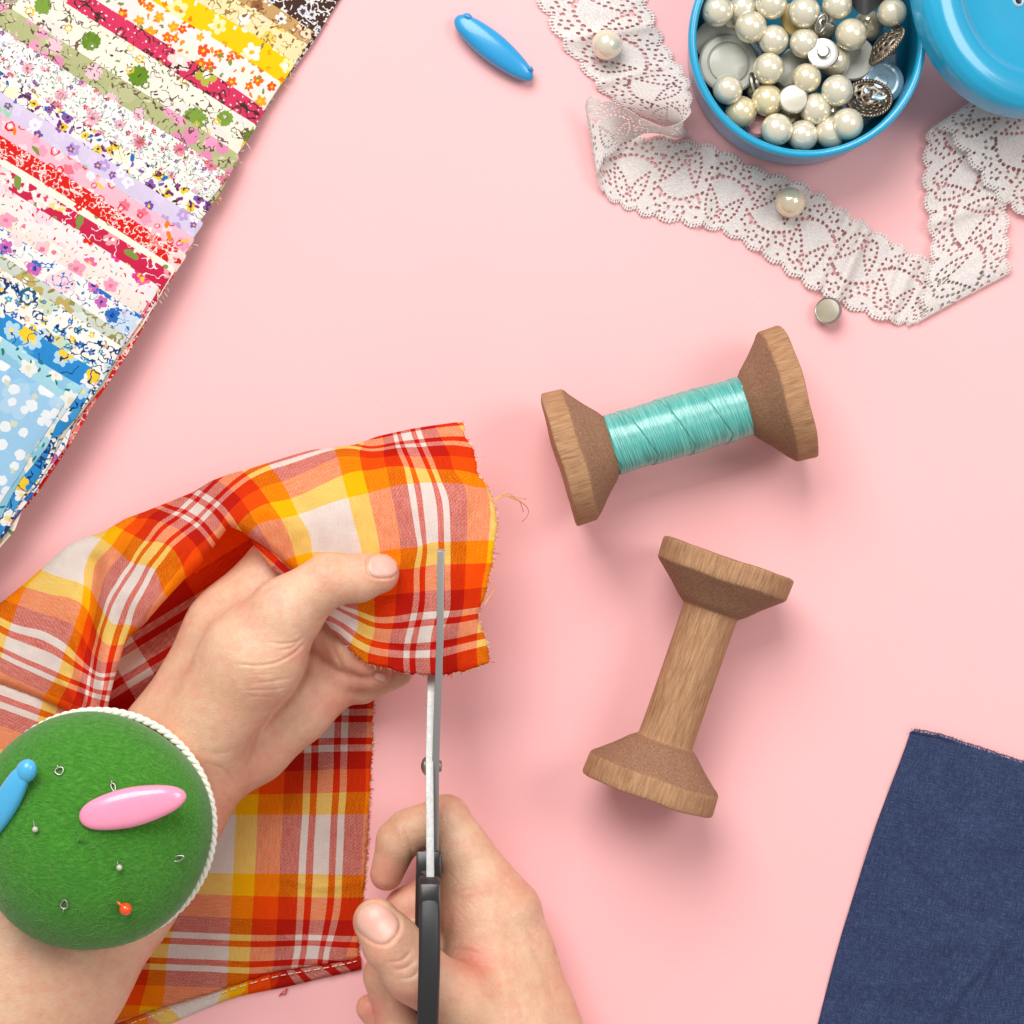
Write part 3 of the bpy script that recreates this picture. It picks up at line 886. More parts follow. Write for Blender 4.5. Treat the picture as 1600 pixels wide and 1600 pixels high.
w_, cr = srgb(244, 240, 234), srgb(246, 238, 222)
gr, dg, ol = srgb(128, 150, 70), srgb(66, 120, 70), srgb(150, 140, 80)
pk, mg, rd, cm = srgb(240, 160, 186), srgb(226, 60, 140), srgb(222, 36, 30), srgb(206, 40, 78)
pu, li, ye, og = srgb(140, 88, 168), srgb(220, 204, 230), srgb(246, 204, 50), srgb(240, 130, 30)
bl, nb_, br, db = srgb(44, 112, 190), srgb(30, 62, 116), srgb(150, 100, 60), srgb(78, 52, 46)
pb, pp_, bg_, lg = srgb(206, 222, 236), srgb(248, 214, 220), srgb(232, 214, 190), srgb(206, 218, 190)
FABRICS = [  # s of the upper edge, t of the right edge, base, layers, label  (top of the stack first)
    (474, 425, srgb(158, 202, 232), [('f', 90, 0.5, 5, 0.3, 0.6, [srgb(178, 212, 236), srgb(146, 194, 228)], None), ('f', 31, 0.34, 2, 0.0, 0.95, [srgb(236, 240, 242)], None), ('f', 50, 0.14, 4, 0.3, 0.4, [srgb(214, 216, 190)], None)], 'pale blue cotton with white polka dots on top of the stack'),
    (441, 436, srgb(142, 196, 220), [('f', 60, 0.5, 5, 0.3, 0.7, [srgb(166, 212, 226)], None), ('f', 40, 0.46, 5, 0.32, 0.85, [srgb(236, 236, 230), srgb(214, 230, 234)], srgb(226, 222, 190)), ('l', 22, 0.30, 0.42, 0.75, [srgb(16, 124, 116), srgb(40, 120, 90)])], 'light teal cotton with white daisies and small green leaves'),
    (409, 448, srgb(46, 138, 204), [('f', 60, 0.5, 5, 0.3, 0.5, [srgb(70, 156, 212)], None), ('f', 36, 0.47, 5, 0.34, 0.8, [srgb(238, 238, 236), srgb(180, 214, 236)], srgb(246, 220, 120)), ('f', 60, 0.26, 5, 0.3, 0.5, [ye], None), ('s', 0.03, 0.02, nb_)], 'strong blue cotton with white blossoms in the stack'),
    (356, 453, w_, [('f', 50, 0.5, 5, 0.3, 0.35, [pb, lg], None), ('f', 20, 0.34, 5, 0.4, 0.7, [bl, ye, srgb(70, 170, 196), srgb(244, 190, 150)], w_), ('l', 13, 0.34, 0.4, 0.7, [bl, gr, srgb(224, 180, 70), srgb(50, 140, 180), ol]), ('f', 58, 0.42, 6, 0.25, 0.4, [nb_, srgb(40, 96, 130)], srgb(150, 200, 214), 0.6), ('s', 0.05, 0.03, nb_)], 'white cotton with navy scribbles and tiny yellow and blue flowers'),
    (336, 452, srgb(202, 210, 196), [('f', 50, 0.46, 6, 0.25, 0.65, [srgb(190, 170, 100), srgb(234, 190, 160), srgb(220, 226, 220)], w_), ('s', 0.04, 0.03, ol), ('l', 20, 0.3, 0.4, 0.4, [srgb(150, 130, 70)])], 'grey green cotton with ochre motifs beneath the navy scribble print'),
    (298, 456, w_, [('f', 60, 0.5, 5, 0.3, 0.35, [pb, pp_], None), ('f', 36, 0.42, 5, 0.3, 0.65, [srgb(24, 94, 196), bl, srgb(206, 104, 180)], srgb(24, 60, 140)), ('f', 15, 0.24, 4, 0.3, 0.5, [bl, nb_, pk], None), ('s', 0.05, 0.018, bl), ('l', 18, 0.3, 0.3, 0.4, [bl, pk])], 'white cotton with bold blue flowers'),
    (274, 450, srgb(246, 226, 218), [('f', 40, 0.46, 5, 0.25, 0.7, [pk, srgb(244, 196, 202), srgb(250, 236, 230)], srgb(236, 120, 150)), ('l', 11, 0.36, 0.25, 0.7, [ol, srgb(200, 150, 130), gr, srgb(226, 190, 120)])], 'pale blush cotton with fine olive dashes and faint pink blooms'),
    (243, 452, srgb(246, 234, 230), [('f', 50, 0.5, 5, 0.3, 0.5, [pp_, srgb(252, 230, 232)], None), ('f', 34, 0.42, 5, 0.35, 0.7, [mg, srgb(234, 110, 160), rd], ye), ('l', 13, 0.32, 0.35, 0.6, [rd, gr, pk, srgb(214, 60, 80)])], 'white cotton with magenta flowers'),
    (217, 456, cm, [('f', 52, 0.5, 5, 0.35, 0.45, [srgb(240, 226, 222), srgb(246, 206, 208)], srgb(226, 80, 110)), ('f', 44, 0.36, 5, 0.4, 0.55, [srgb(240, 230, 224), srgb(240, 160, 170)], cm), ('l', 40, 0.36, 0.4, 0.55, [gr, srgb(240, 214, 130)]), ('f', 34, 0.12, 5, 0.1, 0.5, [w_], None), ('s', 0.04, 0.015, w_)], 'crimson cotton with white tulips and green leaves'),
    (206, 458, cr, [('l', 34, 0.35, 0.45, 0.6, [srgb(246, 206, 110), gr]), ('f', 40, 0.24, 5, 0.3, 0.5, [rd], w_)], 'thin cream cotton with yellow leaves above the crimson one'),
    (179, 461, rd, [('f', 46, 0.5, 5, 0.3, 0.35, [srgb(246, 214, 208), srgb(240, 130, 120)], rd), ('f', 19, 0.42, 5, 0.4, 0.95, [srgb(246, 226, 220)], rd, 0.6), ('l', 14, 0.3, 0.4, 0.6, [w_, srgb(250, 210, 200)]), ('s', 0.06, 0.03, srgb(250, 220, 214))], 'bright red cotton with a white flower lattice'),
    (151, 458, srgb(244, 188, 202), [('f', 26, 0.46, 5, 0.3, 0.7, [srgb(246, 232, 236), pk, srgb(236, 120, 140), srgb(250, 214, 222)], None), ('f', 32, 0.26, 6, 0.1, 0.5, [rd], w_, 0.55), ('l', 36, 0.34, 0.35, 0.55, [ye, gr, og])], 'pink cotton with white blossoms and red rings'),
    (122, 456, li, [('f', 27, 0.48, 5, 0.3, 0.75, [srgb(240, 236, 244), srgb(226, 210, 240), srgb(170, 210, 180), srgb(190, 160, 214)], srgb(230, 200, 230)), ('f', 34, 0.28, 5, 0.35, 0.5, [pu, srgb(120, 80, 170)], ye)], 'lilac cotton with white and purple flowers'),
    (93, 452, w_, [('f', 40, 0.5, 5, 0.3, 0.4, [srgb(238, 226, 244), srgb(252, 240, 210)], None), ('f', 23, 0.44, 4, 0.3, 0.7, [ye, srgb(244, 210, 90), pu, srgb(236, 190, 60)], db), ('l', 18, 0.40, 0.45, 0.7, [pu, srgb(110, 50, 120), bl, srgb(150, 60, 130)]), ('s', 0.06, 0.02, db)], 'white cotton with yellow bears and purple bows'),
    (37, 450, w_, [('f', 70, 0.5, 5, 0.3, 0.35, [srgb(240, 240, 246), srgb(252, 240, 240)], None), ('f', 32, 0.44, 11, 0.35, 0.45, [srgb(240, 180, 196), srgb(226, 130, 150)], srgb(200, 80, 110)), ('f', 15, 0.34, 5, 0.4, 0.6, [pu, srgb(214, 60, 110), srgb(200, 190, 220), srgb(240, 170, 190)], ye), ('l', 10, 0.38, 0.3, 0.75, [dg, gr, srgb(150, 180, 190), db, srgb(100, 150, 80)]), ('s', 0.07, 0.012, dg)], 'white cotton with tiny scattered wildflowers and pink mums'),
    (2, 447, srgb(184, 186, 134), [('f', 50, 0.5, 5, 0.3, 0.5, [srgb(194, 194, 146)], None), ('f', 34, 0.46, 11, 0.2, 0.7, [srgb(240, 160, 194), srgb(244, 200, 212), srgb(230, 140, 180)], None), ('l', 18, 0.34, 0.35, 0.4, [srgb(120, 100, 70), srgb(220, 214, 180)]), ('s', 0.06, 0.022, srgb(110, 84, 70))], 'sage green cotton with round pink blooms'),
    (-52, 444, cr, [('f', 60, 0.5, 5, 0.2, 0.4, [srgb(236, 230, 222), srgb(250, 240, 216)], None), ('f', 54, 0.36, 12, 0.12, 0.55, [srgb(104, 144, 40), srgb(130, 164, 66), srgb(180, 166, 150)], None), ('f', 30, 0.30, 6, 0.25, 0.55, [srgb(246, 200, 50), gr, srgb(150, 120, 100)], w_, 0.5), ('s', 0.05, 0.02, srgb(120, 96, 76)), ('l', 15, 0.28, 0.4, 0.5, [gr, db, srgb(150, 140, 120)])], 'cream cotton with green trees and little animals'),
    (-80, 442, srgb(218, 58, 98), [('f', 12, 0.17, 2, 0.0, 0.8, [w_], None), ('f', 60, 0.36, 5, 0.4, 0.5, [srgb(186, 186, 70), srgb(240, 220, 210)], w_), ('s', 0.045, 0.03, db), ('f', 40, 0.26, 5, 0.3, 0.4, [db], srgb(240, 200, 210), 0.6)], 'hot pink cotton with white dots and dark vines'),
    (-128, 440, srgb(246, 234, 228), [('f', 60, 0.5, 5, 0.3, 0.4, [srgb(252, 240, 224)], None), ('f', 26, 0.44, 5, 0.4, 0.65, [srgb(240, 110, 24), srgb(246, 170, 40), srgb(236, 84, 40)], ye), ('l', 17, 0.34, 0.5, 0.5, [gr, og, srgb(246, 150, 40)])], 'white cotton with orange flowers'),
    (-165, 442, srgb(250, 204, 18), [('f', 36, 0.48, 5, 0.35, 0.8, [srgb(250, 244, 226), srgb(252, 236, 170)], srgb(250, 190, 40)), ('f', 22, 0.26, 4, 0.4, 0.4, [og, w_, srgb(246, 170, 20)], None), ('l', 24, 0.3, 0.4, 0.3, [ol, w_])], 'bright yellow cotton with white blossoms'),
    (-198, 442, srgb(246, 228, 174), [('f', 30, 0.46, 4, 0.25, 0.7, [w_, srgb(246, 210, 100), srgb(240, 222, 190)], None), ('s', 0.06, 0.022, srgb(170, 130, 70)), ('l', 18, 0.3, 0.5, 0.4, [br, ol])], 'pale yellow cotton with outlined bears'),
    (-222, 443, srgb(202, 160, 104), [('f', 28, 0.46, 5, 0.3, 0.7, [w_, srgb(240, 220, 190), br], srgb(120, 80, 50)), ('s', 0.06, 0.03, br), ('l', 16, 0.3, 0.5, 0.4, [w_, db])], 'tan cotton with white and brown flowers'),
    (-300, 445, db, [('f', 24, 0.46, 7, 0.35, 0.85, [srgb(226, 226, 232), w_], srgb(90, 80, 80), 0.35), ('f', 9, 0.22, 2, 0.0, 0.6, [w_], None), ('s', 0.06, 0.03, w_)], 'dark brown cotton with white lacy flowers at the bottom of the fan'),
]
NF = len(FABRICS)
for i, (s0, t0, base, layers, lab) in enumerate(FABRICS):
    zoff = 1.25 * (NF - 1 - i)
    z0 = zoff + 5 + 52 * min(1, max(0, (s0 + 330) / 800)) ** 1.2
    m = mat_print('print_cotton_%d' % i, base, layers, i)
    r = np.random.RandomState(i + 3)
    # outline, right border wanders a little
    ss = np.linspace(s0, 900, 14)
    tt = t0 + vnoise(np.stack([ss, ss * 0 + i * 37], 1), 70, 5) * 4 + np.where(ss > s0 + 60, 3 * r.randn(14), 0)
    if i in (0,): tt = t0 + r.randn(14) * 1.0
    k = 1 / (1 - 0)
    right = TS(tt, ss)
    tl = np.linspace(t0, -420, 20)
    top = TS(tl, s0 + vnoise(np.stack([tl, tl * 0 + i * 91], 1), 120, 8) * 3.0)
    poly = np.concatenate([top[::-1], right[1:], TS(np.array([-420.0]), np.array([900.0]))])
    zf = lambda P, zoff=zoff: zoff + 5 + 52 * np.clip((P @ E_ + 330) / 800, 0, 1) ** 1.2 + 1.6 * vnoise(P, 70, 3) + 0.6 * vnoise(P, 26, 5)
    def uvf(P, i=i):
        return np.stack([P @ D_, P @ E_], 1) + i * 211.0
    v, f, uv, B, fold, nout = sheet(poly, zf, uvf, step=14, is_fold=True, round_d=4, round_h=0.5, bstep=5, tuck=2, smooth=1)
    o = mk('folded_fabric', v, f, m, uv=uv)
    tag(o, lab, 'fabric', 'printed cottons fanned in the stack')
    # frayed yarns along the right border
    hairs = []
    for _ in range(3 if s0 < 420 else 1):
        q = rnd.uniform(0.02, 0.25 if i > 3 else 0.6)
        sp = s0 + q * (900 - s0) * 0.5
        if s0 + 70 < sp and rnd.random() < 0.5: continue
        p0 = TS(np.array([t0 - 2.0]), np.array([sp]))[0]
        a = rnd.uniform(-0.9, 0.9); L = rnd.uniform(5, 17)
        dirv = D_ * math.cos(a) + E_ * math.sin(a)
        nrm = np.array([-dirv[1], dirv[0]]); bend = rnd.uniform(-0.3, 0.3)
        pts = [(*(p0 + dirv * L * u + nrm * bend * L * u * u), z0 - 1 - 2 * u) for u in np.linspace(0, 1, 6)]
        hairs.append(tube(VA(pts), 0.45 * S, 5))
    if hairs:
        hv, hf = join(hairs)
        mk('frayed_edge', hv, hf, MAT['white_yarn'] if rnd.random() < 0.7 else MAT['yellow_yarn'], parent=o)['kind'] = 'stuff'


# ------------------------------------------------------------------ navy linen
def linen_z(P):
    z = 9 + 1.5 * vnoise(P, 60, 3) + 0.7 * vnoise(P, 22, 4)
    d = line_dist(P, [(1640, 1395), (1570, 1480), (1510, 1560), (1480, 1620)])
    side = (P[:, 0] - 1570) * 0.62 + (P[:, 1] - 1480) * 0.78
    z = z + np.where(side > 0, 10 * np.clip(d / 16, 0, 1), 3.0 * np.exp(-(d / 22) ** 2)) - 4.0 * np.exp(-(d / 5) ** 2)
    d = line_dist(P, [(1650, 1500), (1600, 1545), (1555, 1620)])
    z = z + 3.5 * np.exp(-(d / 14) ** 2)
    d2 = line_dist(P, [(1290, 1560), (1400, 1572), (1480, 1590)])
    z = z - 2.0 * np.exp(-(d2 / 10) ** 2)
    for pl, h, w in (([(1420, 1230), (1500, 1300), (1620, 1330)], 2.6, 16), ([(1390, 1330), (1480, 1420), (1600, 1450)], -2.4, 12), ([(1340, 1440), (1420, 1480), (1500, 1470)], 2.4, 14), ([(1500, 1200), (1520, 1340), (1505, 1480)], 1.8, 8), ([(1580, 1200), (1590, 1330)], -2, 9), ([(1320, 1530), (1400, 1540)], 2.0, 10)):
        z = z + 1.25 * h * np.exp(-(line_dist(P, pl) / w) ** 2)
    d3 = line_dist(P, [(1440, 1180), (1500, 1290), (1540, 1420)])
    z = z + 1.2 * np.exp(-(d3 / 14) ** 2)
    return z


poly = [(1424, 1141), (1470, 1150), (1530, 1170), (1600, 1193), (1700, 1225), (1760, 1650), (1258, 1660), (1279, 1598), (1291, 1550), (1302, 1508), (1316, 1458), (1334, 1400), (1351, 1345), (1369, 1290), (1389, 1236), (1406, 1192), (1416, 1165)]
lin_u = np.array([0.30, -0.954]); lin_v = np.array([0.954, 0.30])
v, f, uv, B, fold, nout = sheet(poly, linen_z, lambda P: np.stack([P @ lin_v, P @ lin_u], 1), step=7, jit=0.8, seed=2, bstep=4,
                                is_fold=lambda p: (p[0] - 1424) * 0.954 + (p[1] - 1141) * -0.3 < 60 and p[1] > 1146 and p[0] < 1425, round_d=9, round_h=4, smooth=1)
lin = mk('linen_cloth', v, f, MAT['linen'], uv=uv)
tag(lin, 'folded navy blue linen cloth with a frayed top edge', 'cloth')
flap = [(1660, 1380), (1612, 1428), (1582, 1462), (1556, 1500), (1530, 1552), (1512, 1590), (1488, 1650), (1700, 1650), (1720, 1400)]
fv_, ff_, fu_, *_ = sheet(flap, lambda P: linen_z(P) + 5 + 1.5 * vnoise(P, 40, 9), lambda P: np.stack([P @ lin_v * 0.9 + P @ lin_u * 0.4, P @ lin_u * 0.9 - P @ lin_v * 0.4], 1), step=7, is_fold=True, round_d=12, round_h=4, bstep=4, tuck=4)
mk('folded_flap', fv_, ff_, MAT['linen'], parent=lin, uv=fu_)
hairs = []
for x in np.arange(1426, 1690, 1.5):
    y = np.interp(x, [1424, 1470, 1530, 1600, 1700], [1141, 1150, 1170, 1193, 1225])
    for _ in range(2):
        L = rnd.uniform(3, 9); a = rnd.gauss(0, 0.35)
        d = np.array([math.sin(a) + 0.25, -math.cos(a)])
        p0 = np.array([x + rnd.uniform(-1, 1), y + 4])
        hairs.append(tube(VA([(*(p0 + d * L * u + np.array([rnd.uniform(-.5, .5), 0])), 9 - 1.5 * u) for u in (0, 0.5, 1)]), 0.4 * S, 4))
for off in (5.0, 8.0):
    xs = np.arange(1428, 1690, 6.0)
    ys = np.interp(xs, [1424, 1470, 1530, 1600, 1700], [1141, 1150, 1170, 1193, 1225]) - off * 0.4 + np.random.RandomState(3).randn(len(xs)) * 0.6
    hairs.append(tube(VA(np.stack([xs, ys, xs * 0 + 8], 1)), 0.5 * S, 5))
hv, hf = join(hairs)
mk('frayed_edge', hv, hf, MAT['navy_yarn'], parent=lin)['kind'] = 'stuff'

# ------------------------------------------------------------------ plaid cloth
C2 = lambda x, y: (360 + x / 3.2, 640 + y / 3.2)
C1 = lambda x, y: (x / 2.857, 640 + y / 2.857)
uvA = []
def addA(conv, v, lst):
    for u, x, y in lst: uvA.append((*conv(x, y), u, v))
addA(C2, -217, [(-217, 335, 525), (-125, 590, 440), (-92, 690, 418), (-57, 800, 388), (-31, 885, 372), (0, 980, 362), (31, 1055, 365), (57, 1170, 370), (92, 1280, 388), (-250, 255, 545), (-285, 130, 575)])
addA(C2, -250, [(-217, 300, 445), (-125, 560, 330), (-92, 660, 303), (-57, 780, 283), (-31, 870, 280), (0, 950, 293), (31, 1030, 300), (57, 1110, 300), (92, 1245, 330), (-250, 195, 465), (-285, 95, 515)])
addA(C2, -285, [(-217, 255, 360), (-125, 540, 232), (-92, 648, 235), (-57, 765, 240), (0, 925, 238), (31, 1005, 235), (57, 1100, 230), (92, 1228, 240), (-250, 145, 395), (-285, 55, 450)])
addA(C2, -311, [(-217, 205, 297), (-125, 520, 203), (-92, 635, 197), (0, 905, 187), (31, 980, 182), (92, 1212, 192), (-250, 100, 345)])
addA(C2, -342, [(0, 880, 135), (92, 1160, 105), (-92, 690, 170)])
addA(C2, -171, [(0, 1000, 510), (-125, 620, 570), (92, 1300, 520), (57, 1180, 510), (-217, 395, 620)])
addA(C2, -125, [(-57, 850, 695), (-31, 942, 690), (0, 1005, 665), (31, 1100, 665), (57, 1180, 658), (92, 1290, 655), (-125, 660, 730), (-217, 405, 715)])
addA(C2, -92, [(-57, 848, 800), (-31, 918, 795), (0, 1008, 775), (31, 1100, 775), (57, 1175, 772), (92, 1280, 770)])
addA(C2, -57, [(-57, 830, 925), (-31, 920, 915), (0, 1005, 905), (31, 1100, 905), (57, 1170, 900), (92, 1255, 890), (-92, 720, 930)])
addA(C2, -31, [(-57, 825, 1035), (-92, 720, 1040), (0, 1000, 1012), (31, 1098, 1008), (57, 1160, 1003), (92, 1250, 990), (-160, 560, 985)])
addA(C2, 0, [(-92, 720, 1120), (-57, 800, 1130), (0, 975, 1122), (31, 1060, 1112), (92, 1238, 1078), (-125, 645, 1088), (-150, 575, 1045), (-200, 505, 1000)])
addA(C2, 31, [(-92, 690, 1215), (-57, 790, 1235), (0, 960, 1240), (31, 1060, 1235), (57, 1130, 1215), (92, 1230, 1190), (-125, 600, 1165), (-171, 520, 1100)])
addA(C1, -342, [(-342, 880, 450), (-399, 785, 525), (-434, 715, 590), (-467, 630, 690), (-513, 560, 805), (-559, 495, 960), (-592, 470, 1050), (-627, 452, 1130), (-653, 445, 1180), (-684, 438, 1230)])
addA(C1, -311, [(-342, 925, 475), (-399, 830, 560), (-434, 765, 615), (-467, 695, 710), (-513, 630, 840), (-559, 585, 960), (-592, 555, 1050), (-627, 535, 1120), (-684, 510, 1225)])
addA(C1, -373, [(-342, 825, 415), (-399, 715, 500), (-434, 645, 590), (-467, 585, 685), (-513, 520, 780), (-559, 460, 900), (-592, 430, 990), (-627, 410, 1080), (-684, 388, 1200)])
addA(C1, -399, [(-342, 775, 412), (-399, 660, 480), (-434, 600, 560), (-467, 545, 645), (-513, 470, 740), (-559, 432, 870), (-592, 415, 950)])
addA(C1, -434, [(-399, 610, 490), (-434, 550, 535), (-467, 500, 610), (-513, 420, 690), (-559, 402, 800), (-592, 398, 900), (-627, 370, 1010), (-684, 330, 1180)])
addA(C1, -467, [(-467, 455, 575), (-513, 392, 680), (-559, 380, 790), (-592, 368, 870), (-627, 332, 975), (-684, 270, 1150), (-715, 240, 1215)])
addA(C1, -559, [(-559, 190, 715), (-592, 112, 795), (-627, 80, 870), (-653, 50, 955), (-684, 20, 1040), (-715, 5, 1105)])
addA(C1, -513, [(-513, 300, 680), (-559, 290, 752), (-592, 240, 830), (-627, 205, 920), (-653, 185, 985), (-684, 140, 1095), (-715, 120, 1160)])
addA(C1, -285, [(-342, 970, 535), (-399, 880, 610), (-434, 815, 700), (-467, 725, 812), (-513, 665, 895)])
uvA = np.array(uvA)
tpsA = tps_fit(uvA[:, :2], uvA[:, 2:], 0.002)

polyA = [(724, 659), (727, 684), (740, 702), (747, 743), (763, 762), (771, 787), (777, 809), (776, 828), (769, 878), (763, 906), (755, 940), (748, 952), (748, 968), (754, 987), (760, 1002), (766, 1034),
         (729, 1048), (697, 1054), (641, 1054), (610, 1045), (585, 1040), (566, 1032), (547, 1015), (519, 984), (504, 965), (490, 930), (462, 895), (434, 868), (396, 842), (375, 828), (358, 821), (350, 831), (336, 850),
         (315, 878), (290, 902), (273, 920), (245, 951), (224, 976), (203, 993), (192, 1011), (187, 1032), (178, 1060), (170, 1092), (163, 1140), (118, 1140), (108, 1109), (70, 1093), (0, 1067), (-70, 1045), (-80, 985), (0, 944), (38, 913), (70, 885), (105, 853),
         (133, 840), (161, 832), (196, 811), (224, 801), (259, 787), (301, 770), (330, 752), (360, 741), (391, 733), (422, 723), (460, 711), (485, 704), (522, 700), (557, 695), (591, 682), (641, 671), (672, 666)]
zA = np.array([(724, 660, 178), (747, 743, 196), (777, 815, 196), (763, 906, 200), (750, 960, 196), (766, 1034, 188), (697, 1054, 200), (610, 1045, 190), (547, 1015, 184), (504, 965, 186), (690, 1000, 206),
               (690, 900, 208), (690, 800, 214), (640, 740, 206), (600, 690, 172), (522, 701, 160), (560, 760, 214), (520, 830, 216), (462, 895, 196), (430, 800, 222), (434, 868, 200), (396, 842, 204), (400, 750, 176), (391, 735, 160),
               (301, 772, 112), (330, 800, 180), (358, 822, 205), (350, 790, 198), (290, 902, 186), (240, 900, 176), (250, 830, 160), (203, 993, 160), (190, 930, 158), (178, 1060, 168), (150, 1060, 176), (150, 1120, 200),
               (224, 801, 90), (161, 832, 80), (105, 853, 70), (70, 885, 56), (0, 944, 36), (-80, 985, 26), (115, 950, 108), (133, 1010, 118), (60, 990, 84), (0, 1000, 64), (0, 1067, 70), (70, 1093, 96), (115, 1120, 140), (145, 900, 92), (180, 870, 120)], float)
tzA = tps_fit(zA[:, :2], zA[:, 2], 0.004)


def z_plaid(P):
    z = tzA(P)
    # soft valley beside the gathered ridge and small creases
    for pl, h, w in (([(150, 880), (140, 960), (140, 1040), (150, 1110)], -16, 14), ([(165, 880), (155, 960), (158, 1080)], 8, 10), ([(205, 850), (170, 940), (165, 1090)], 6, 9),
                     ([(120, 1000), (140, 1110)], 7, 6), ([(110, 1050), (135, 1115)], -5, 5), ([(95, 1060), (125, 1112)], 5, 5), ([(420, 740), (480, 800), (500, 860)], -6, 18), ([(600, 720), (650, 820), (655, 960)], 4, 18),
                     ([(740, 700), (720, 800), (735, 900), (725, 1040)], 4, 12), ([(560, 990), (640, 1020), (740, 1000)], -3, 8), ([(460, 720), (560, 730), (640, 700)], -7, 9)):
        z = z + h * np.exp(-(line_dist(P, pl) / w) ** 2)
    return z + 2.4 * vnoise(P, 36, 11) + 1.0 * vnoise(P, 14, 12)


def foldA(p):
    x, y = p
    if x > 715: return False
    if y > 1010 and x > 540: return False
    return True


plaid = empty('plaid_cloth', V(380, 1000, 0))
tag(plaid, 'orange, yellow and white plaid cotton cloth bunched on the table and being cut', 'cloth')
pieces = []


def add_piece(v, f, uv):
    pieces.append((v, f, uv))


v, f, uv, B, fold, nout = sheet(polyA, z_plaid, tpsA, step=5, is_fold=foldA, jit=0.9, round_d=12, round_h=9, bstep=4, seed=4, smooth=2, tuck=26)
add_piece(v, f, uv)
BA, foldBA, noutA = B, fold, nout

# inside of the bunched fold, under the arm
polyC = [(350, 800), (420, 850), (470, 930), (470, 1040), (330, 1180), (150, 1150), (160, 1050), (215, 960), (290, 870)]
cd = np.array([0.85, -0.527]); cn = np.array([0.527, 0.85])
def uvC(P):
    q = (P - np.array([262, 995])) @ cn
    a = (P - np.array([262, 995])) @ cd
    return np.stack([42 + 0.22 * a, np.where(q < -62, -58 + (q + 62) * 0.3, q * 0.9 - 2)], 1)
v, f, uv, *_ = sheet(polyC, lambda P: 84 + 14 * np.sin((P - np.array([262, 995])) @ cn / 16.0) * np.clip((P[:, 1] - 930) / 60, 0, 1) - 0.10 * (P[:, 1] - 900), uvC, step=8, is_fold=True, round_h=5, tuck=10)
add_piece(v, f, uv)

# turned back strip between thumb and hand
polyD = [(389, 838), (398, 839), (440, 866), (505, 885), (500, 935), (446, 906), (424, 888), (404, 862)]
dd = np.array([0.74, 0.67]); dn = np.array([0.67, -0.74])
v, f, uv, *_ = sheet(polyD, lambda P: 190 + 0 * P[:, 0] - 0.1 * (P[:, 1] - 840), lambda P: np.stack([75 - ((P - np.array([389, 838])) @ dd) * 0.3, ((P - np.array([389, 838])) @ dn) * 1.0 - 16], 1), step=5, is_fold=True, round_h=4, tuck=8)
add_piece(v, f, uv)

# layer below the left fold
polyE = [(-80, 1040), (0, 1064), (70, 1089), (112, 1106), (180, 1120), (220, 1110), (260, 1130), (200, 1260), (-80, 1260)]
def uvE(P):
    a = tpsA(np.stack([P[:, 0], P[:, 1] * 0 + 1067 + 0.36 * P[:, 0]], 1))
    d = P[:, 1] - (1067 + 0.36 * P[:, 0])
    return np.stack([-752 + 92 - 30 + d * 0.95 + 342, a[:, 1] + 0.3 * d], 1)
v, f, uv, *_ = sheet(polyE, lambda P: 60 + 0.28 * np.clip(P[:, 0], -40, 170) + 3 * vnoise(P, 40, 2), uvE, step=7, is_fold=True, round_h=5, tuck=10)
add_piece(v, f, uv)

# flat panel on the table
C6 = lambda x, y: (200 + x / 3.81, 1180 + y / 3.81)
uvB = []
for u, pts in ((0, [(-342, 1182, -150), (-285, 1180, 85), (-217, 1165, 352), (-125, 1150, 710), (-57, 1128, 983), (0, 1105, 1170)]),
               (-31, [(-285, 1048, 90), (-217, 1040, 352), (-125, 1015, 708), (-57, 1005, 980), (0, 992, 1175)]),
               (-57, [(-285, 935, 95), (-217, 925, 352), (-125, 905, 708), (-57, 890, 980), (0, 875, 1180)]),
               (-92, [(-250, 778, 235), (-217, 770, 352), (-125, 755, 708), (-57, 740, 975), (0, 725, 1185), (31, 720, 1300)]),
               (-125, [(-217, 645, 355), (-125, 628, 706), (-57, 612, 970), (0, 602, 1180), (31, 595, 1295), (57, 590, 1382)]),
               (-217, [(-57, 285, 955), (0, 232, 1165), (31, 222, 1280), (57, 215, 1370), (92, 205, 1500)]),
               (-250, [(31, 130, 1275), (57, 110, 1370), (92, 70, 1490)]),
               (31, [(-342, 1308, -150), (-285, 1300, 82), (-217, 1285, 350), (-125, 1270, 715), (-57, 1248, 985), (0, 1190, 1180)]),
               (57, [(-250, 1415, 217), (-217, 1405, 350), (-125, 1388, 715), (-57, 1370, 985)])):
    for v_, x, y in pts: uvB.append((*C6(x, y), u, v_))
uvB = np.array(uvB)
tpsB = tps_fit(uvB[:, :2], uvB[:, 2:], 0.002)
polyB = [(584, 1040), (583, 1100), (581, 1180), (578, 1240), (575, 1300), (570, 1370), (563, 1440), (560, 1497), (515, 1506), (462, 1513), (436, 1517), (368, 1538), (318, 1555), (252, 1574), (170, 1600), (120, 1640), (-60, 1640), (60, 1400), (250, 1200), (420, 1050)]
def z_B(P):
    z = 5 + 2.2 * vnoise(P, 60, 21) + 1.0 * vnoise(P, 24, 22)
    for pl, h, w in (([(440, 1372), (500, 1388), (565, 1378)], 3.2, 5), ([(450, 1384), (510, 1398)], -2, 4), ([(540, 1480), (470, 1470), (400, 1440)], 2, 7)):
        z = z + h * np.exp(-(line_dist(P, pl) / w) ** 2)
    return np.maximum(z, 2.2)
v, f, uv, BB, foldBB, noutB = sheet(polyB, z_B, tpsB, step=6, is_fold=False, jit=0.8, bstep=3, seed=9, smooth=1, thick=1.6)
add_piece(v, f, uv)
AV, AF, AU = [], [], []
for v, f, uv in pieces:
    o = len(AV)
    AV.extend(map(tuple, v)); AU.extend(map(tuple, uv))
    AF.extend([tuple(i + o for i in q) for q in f])
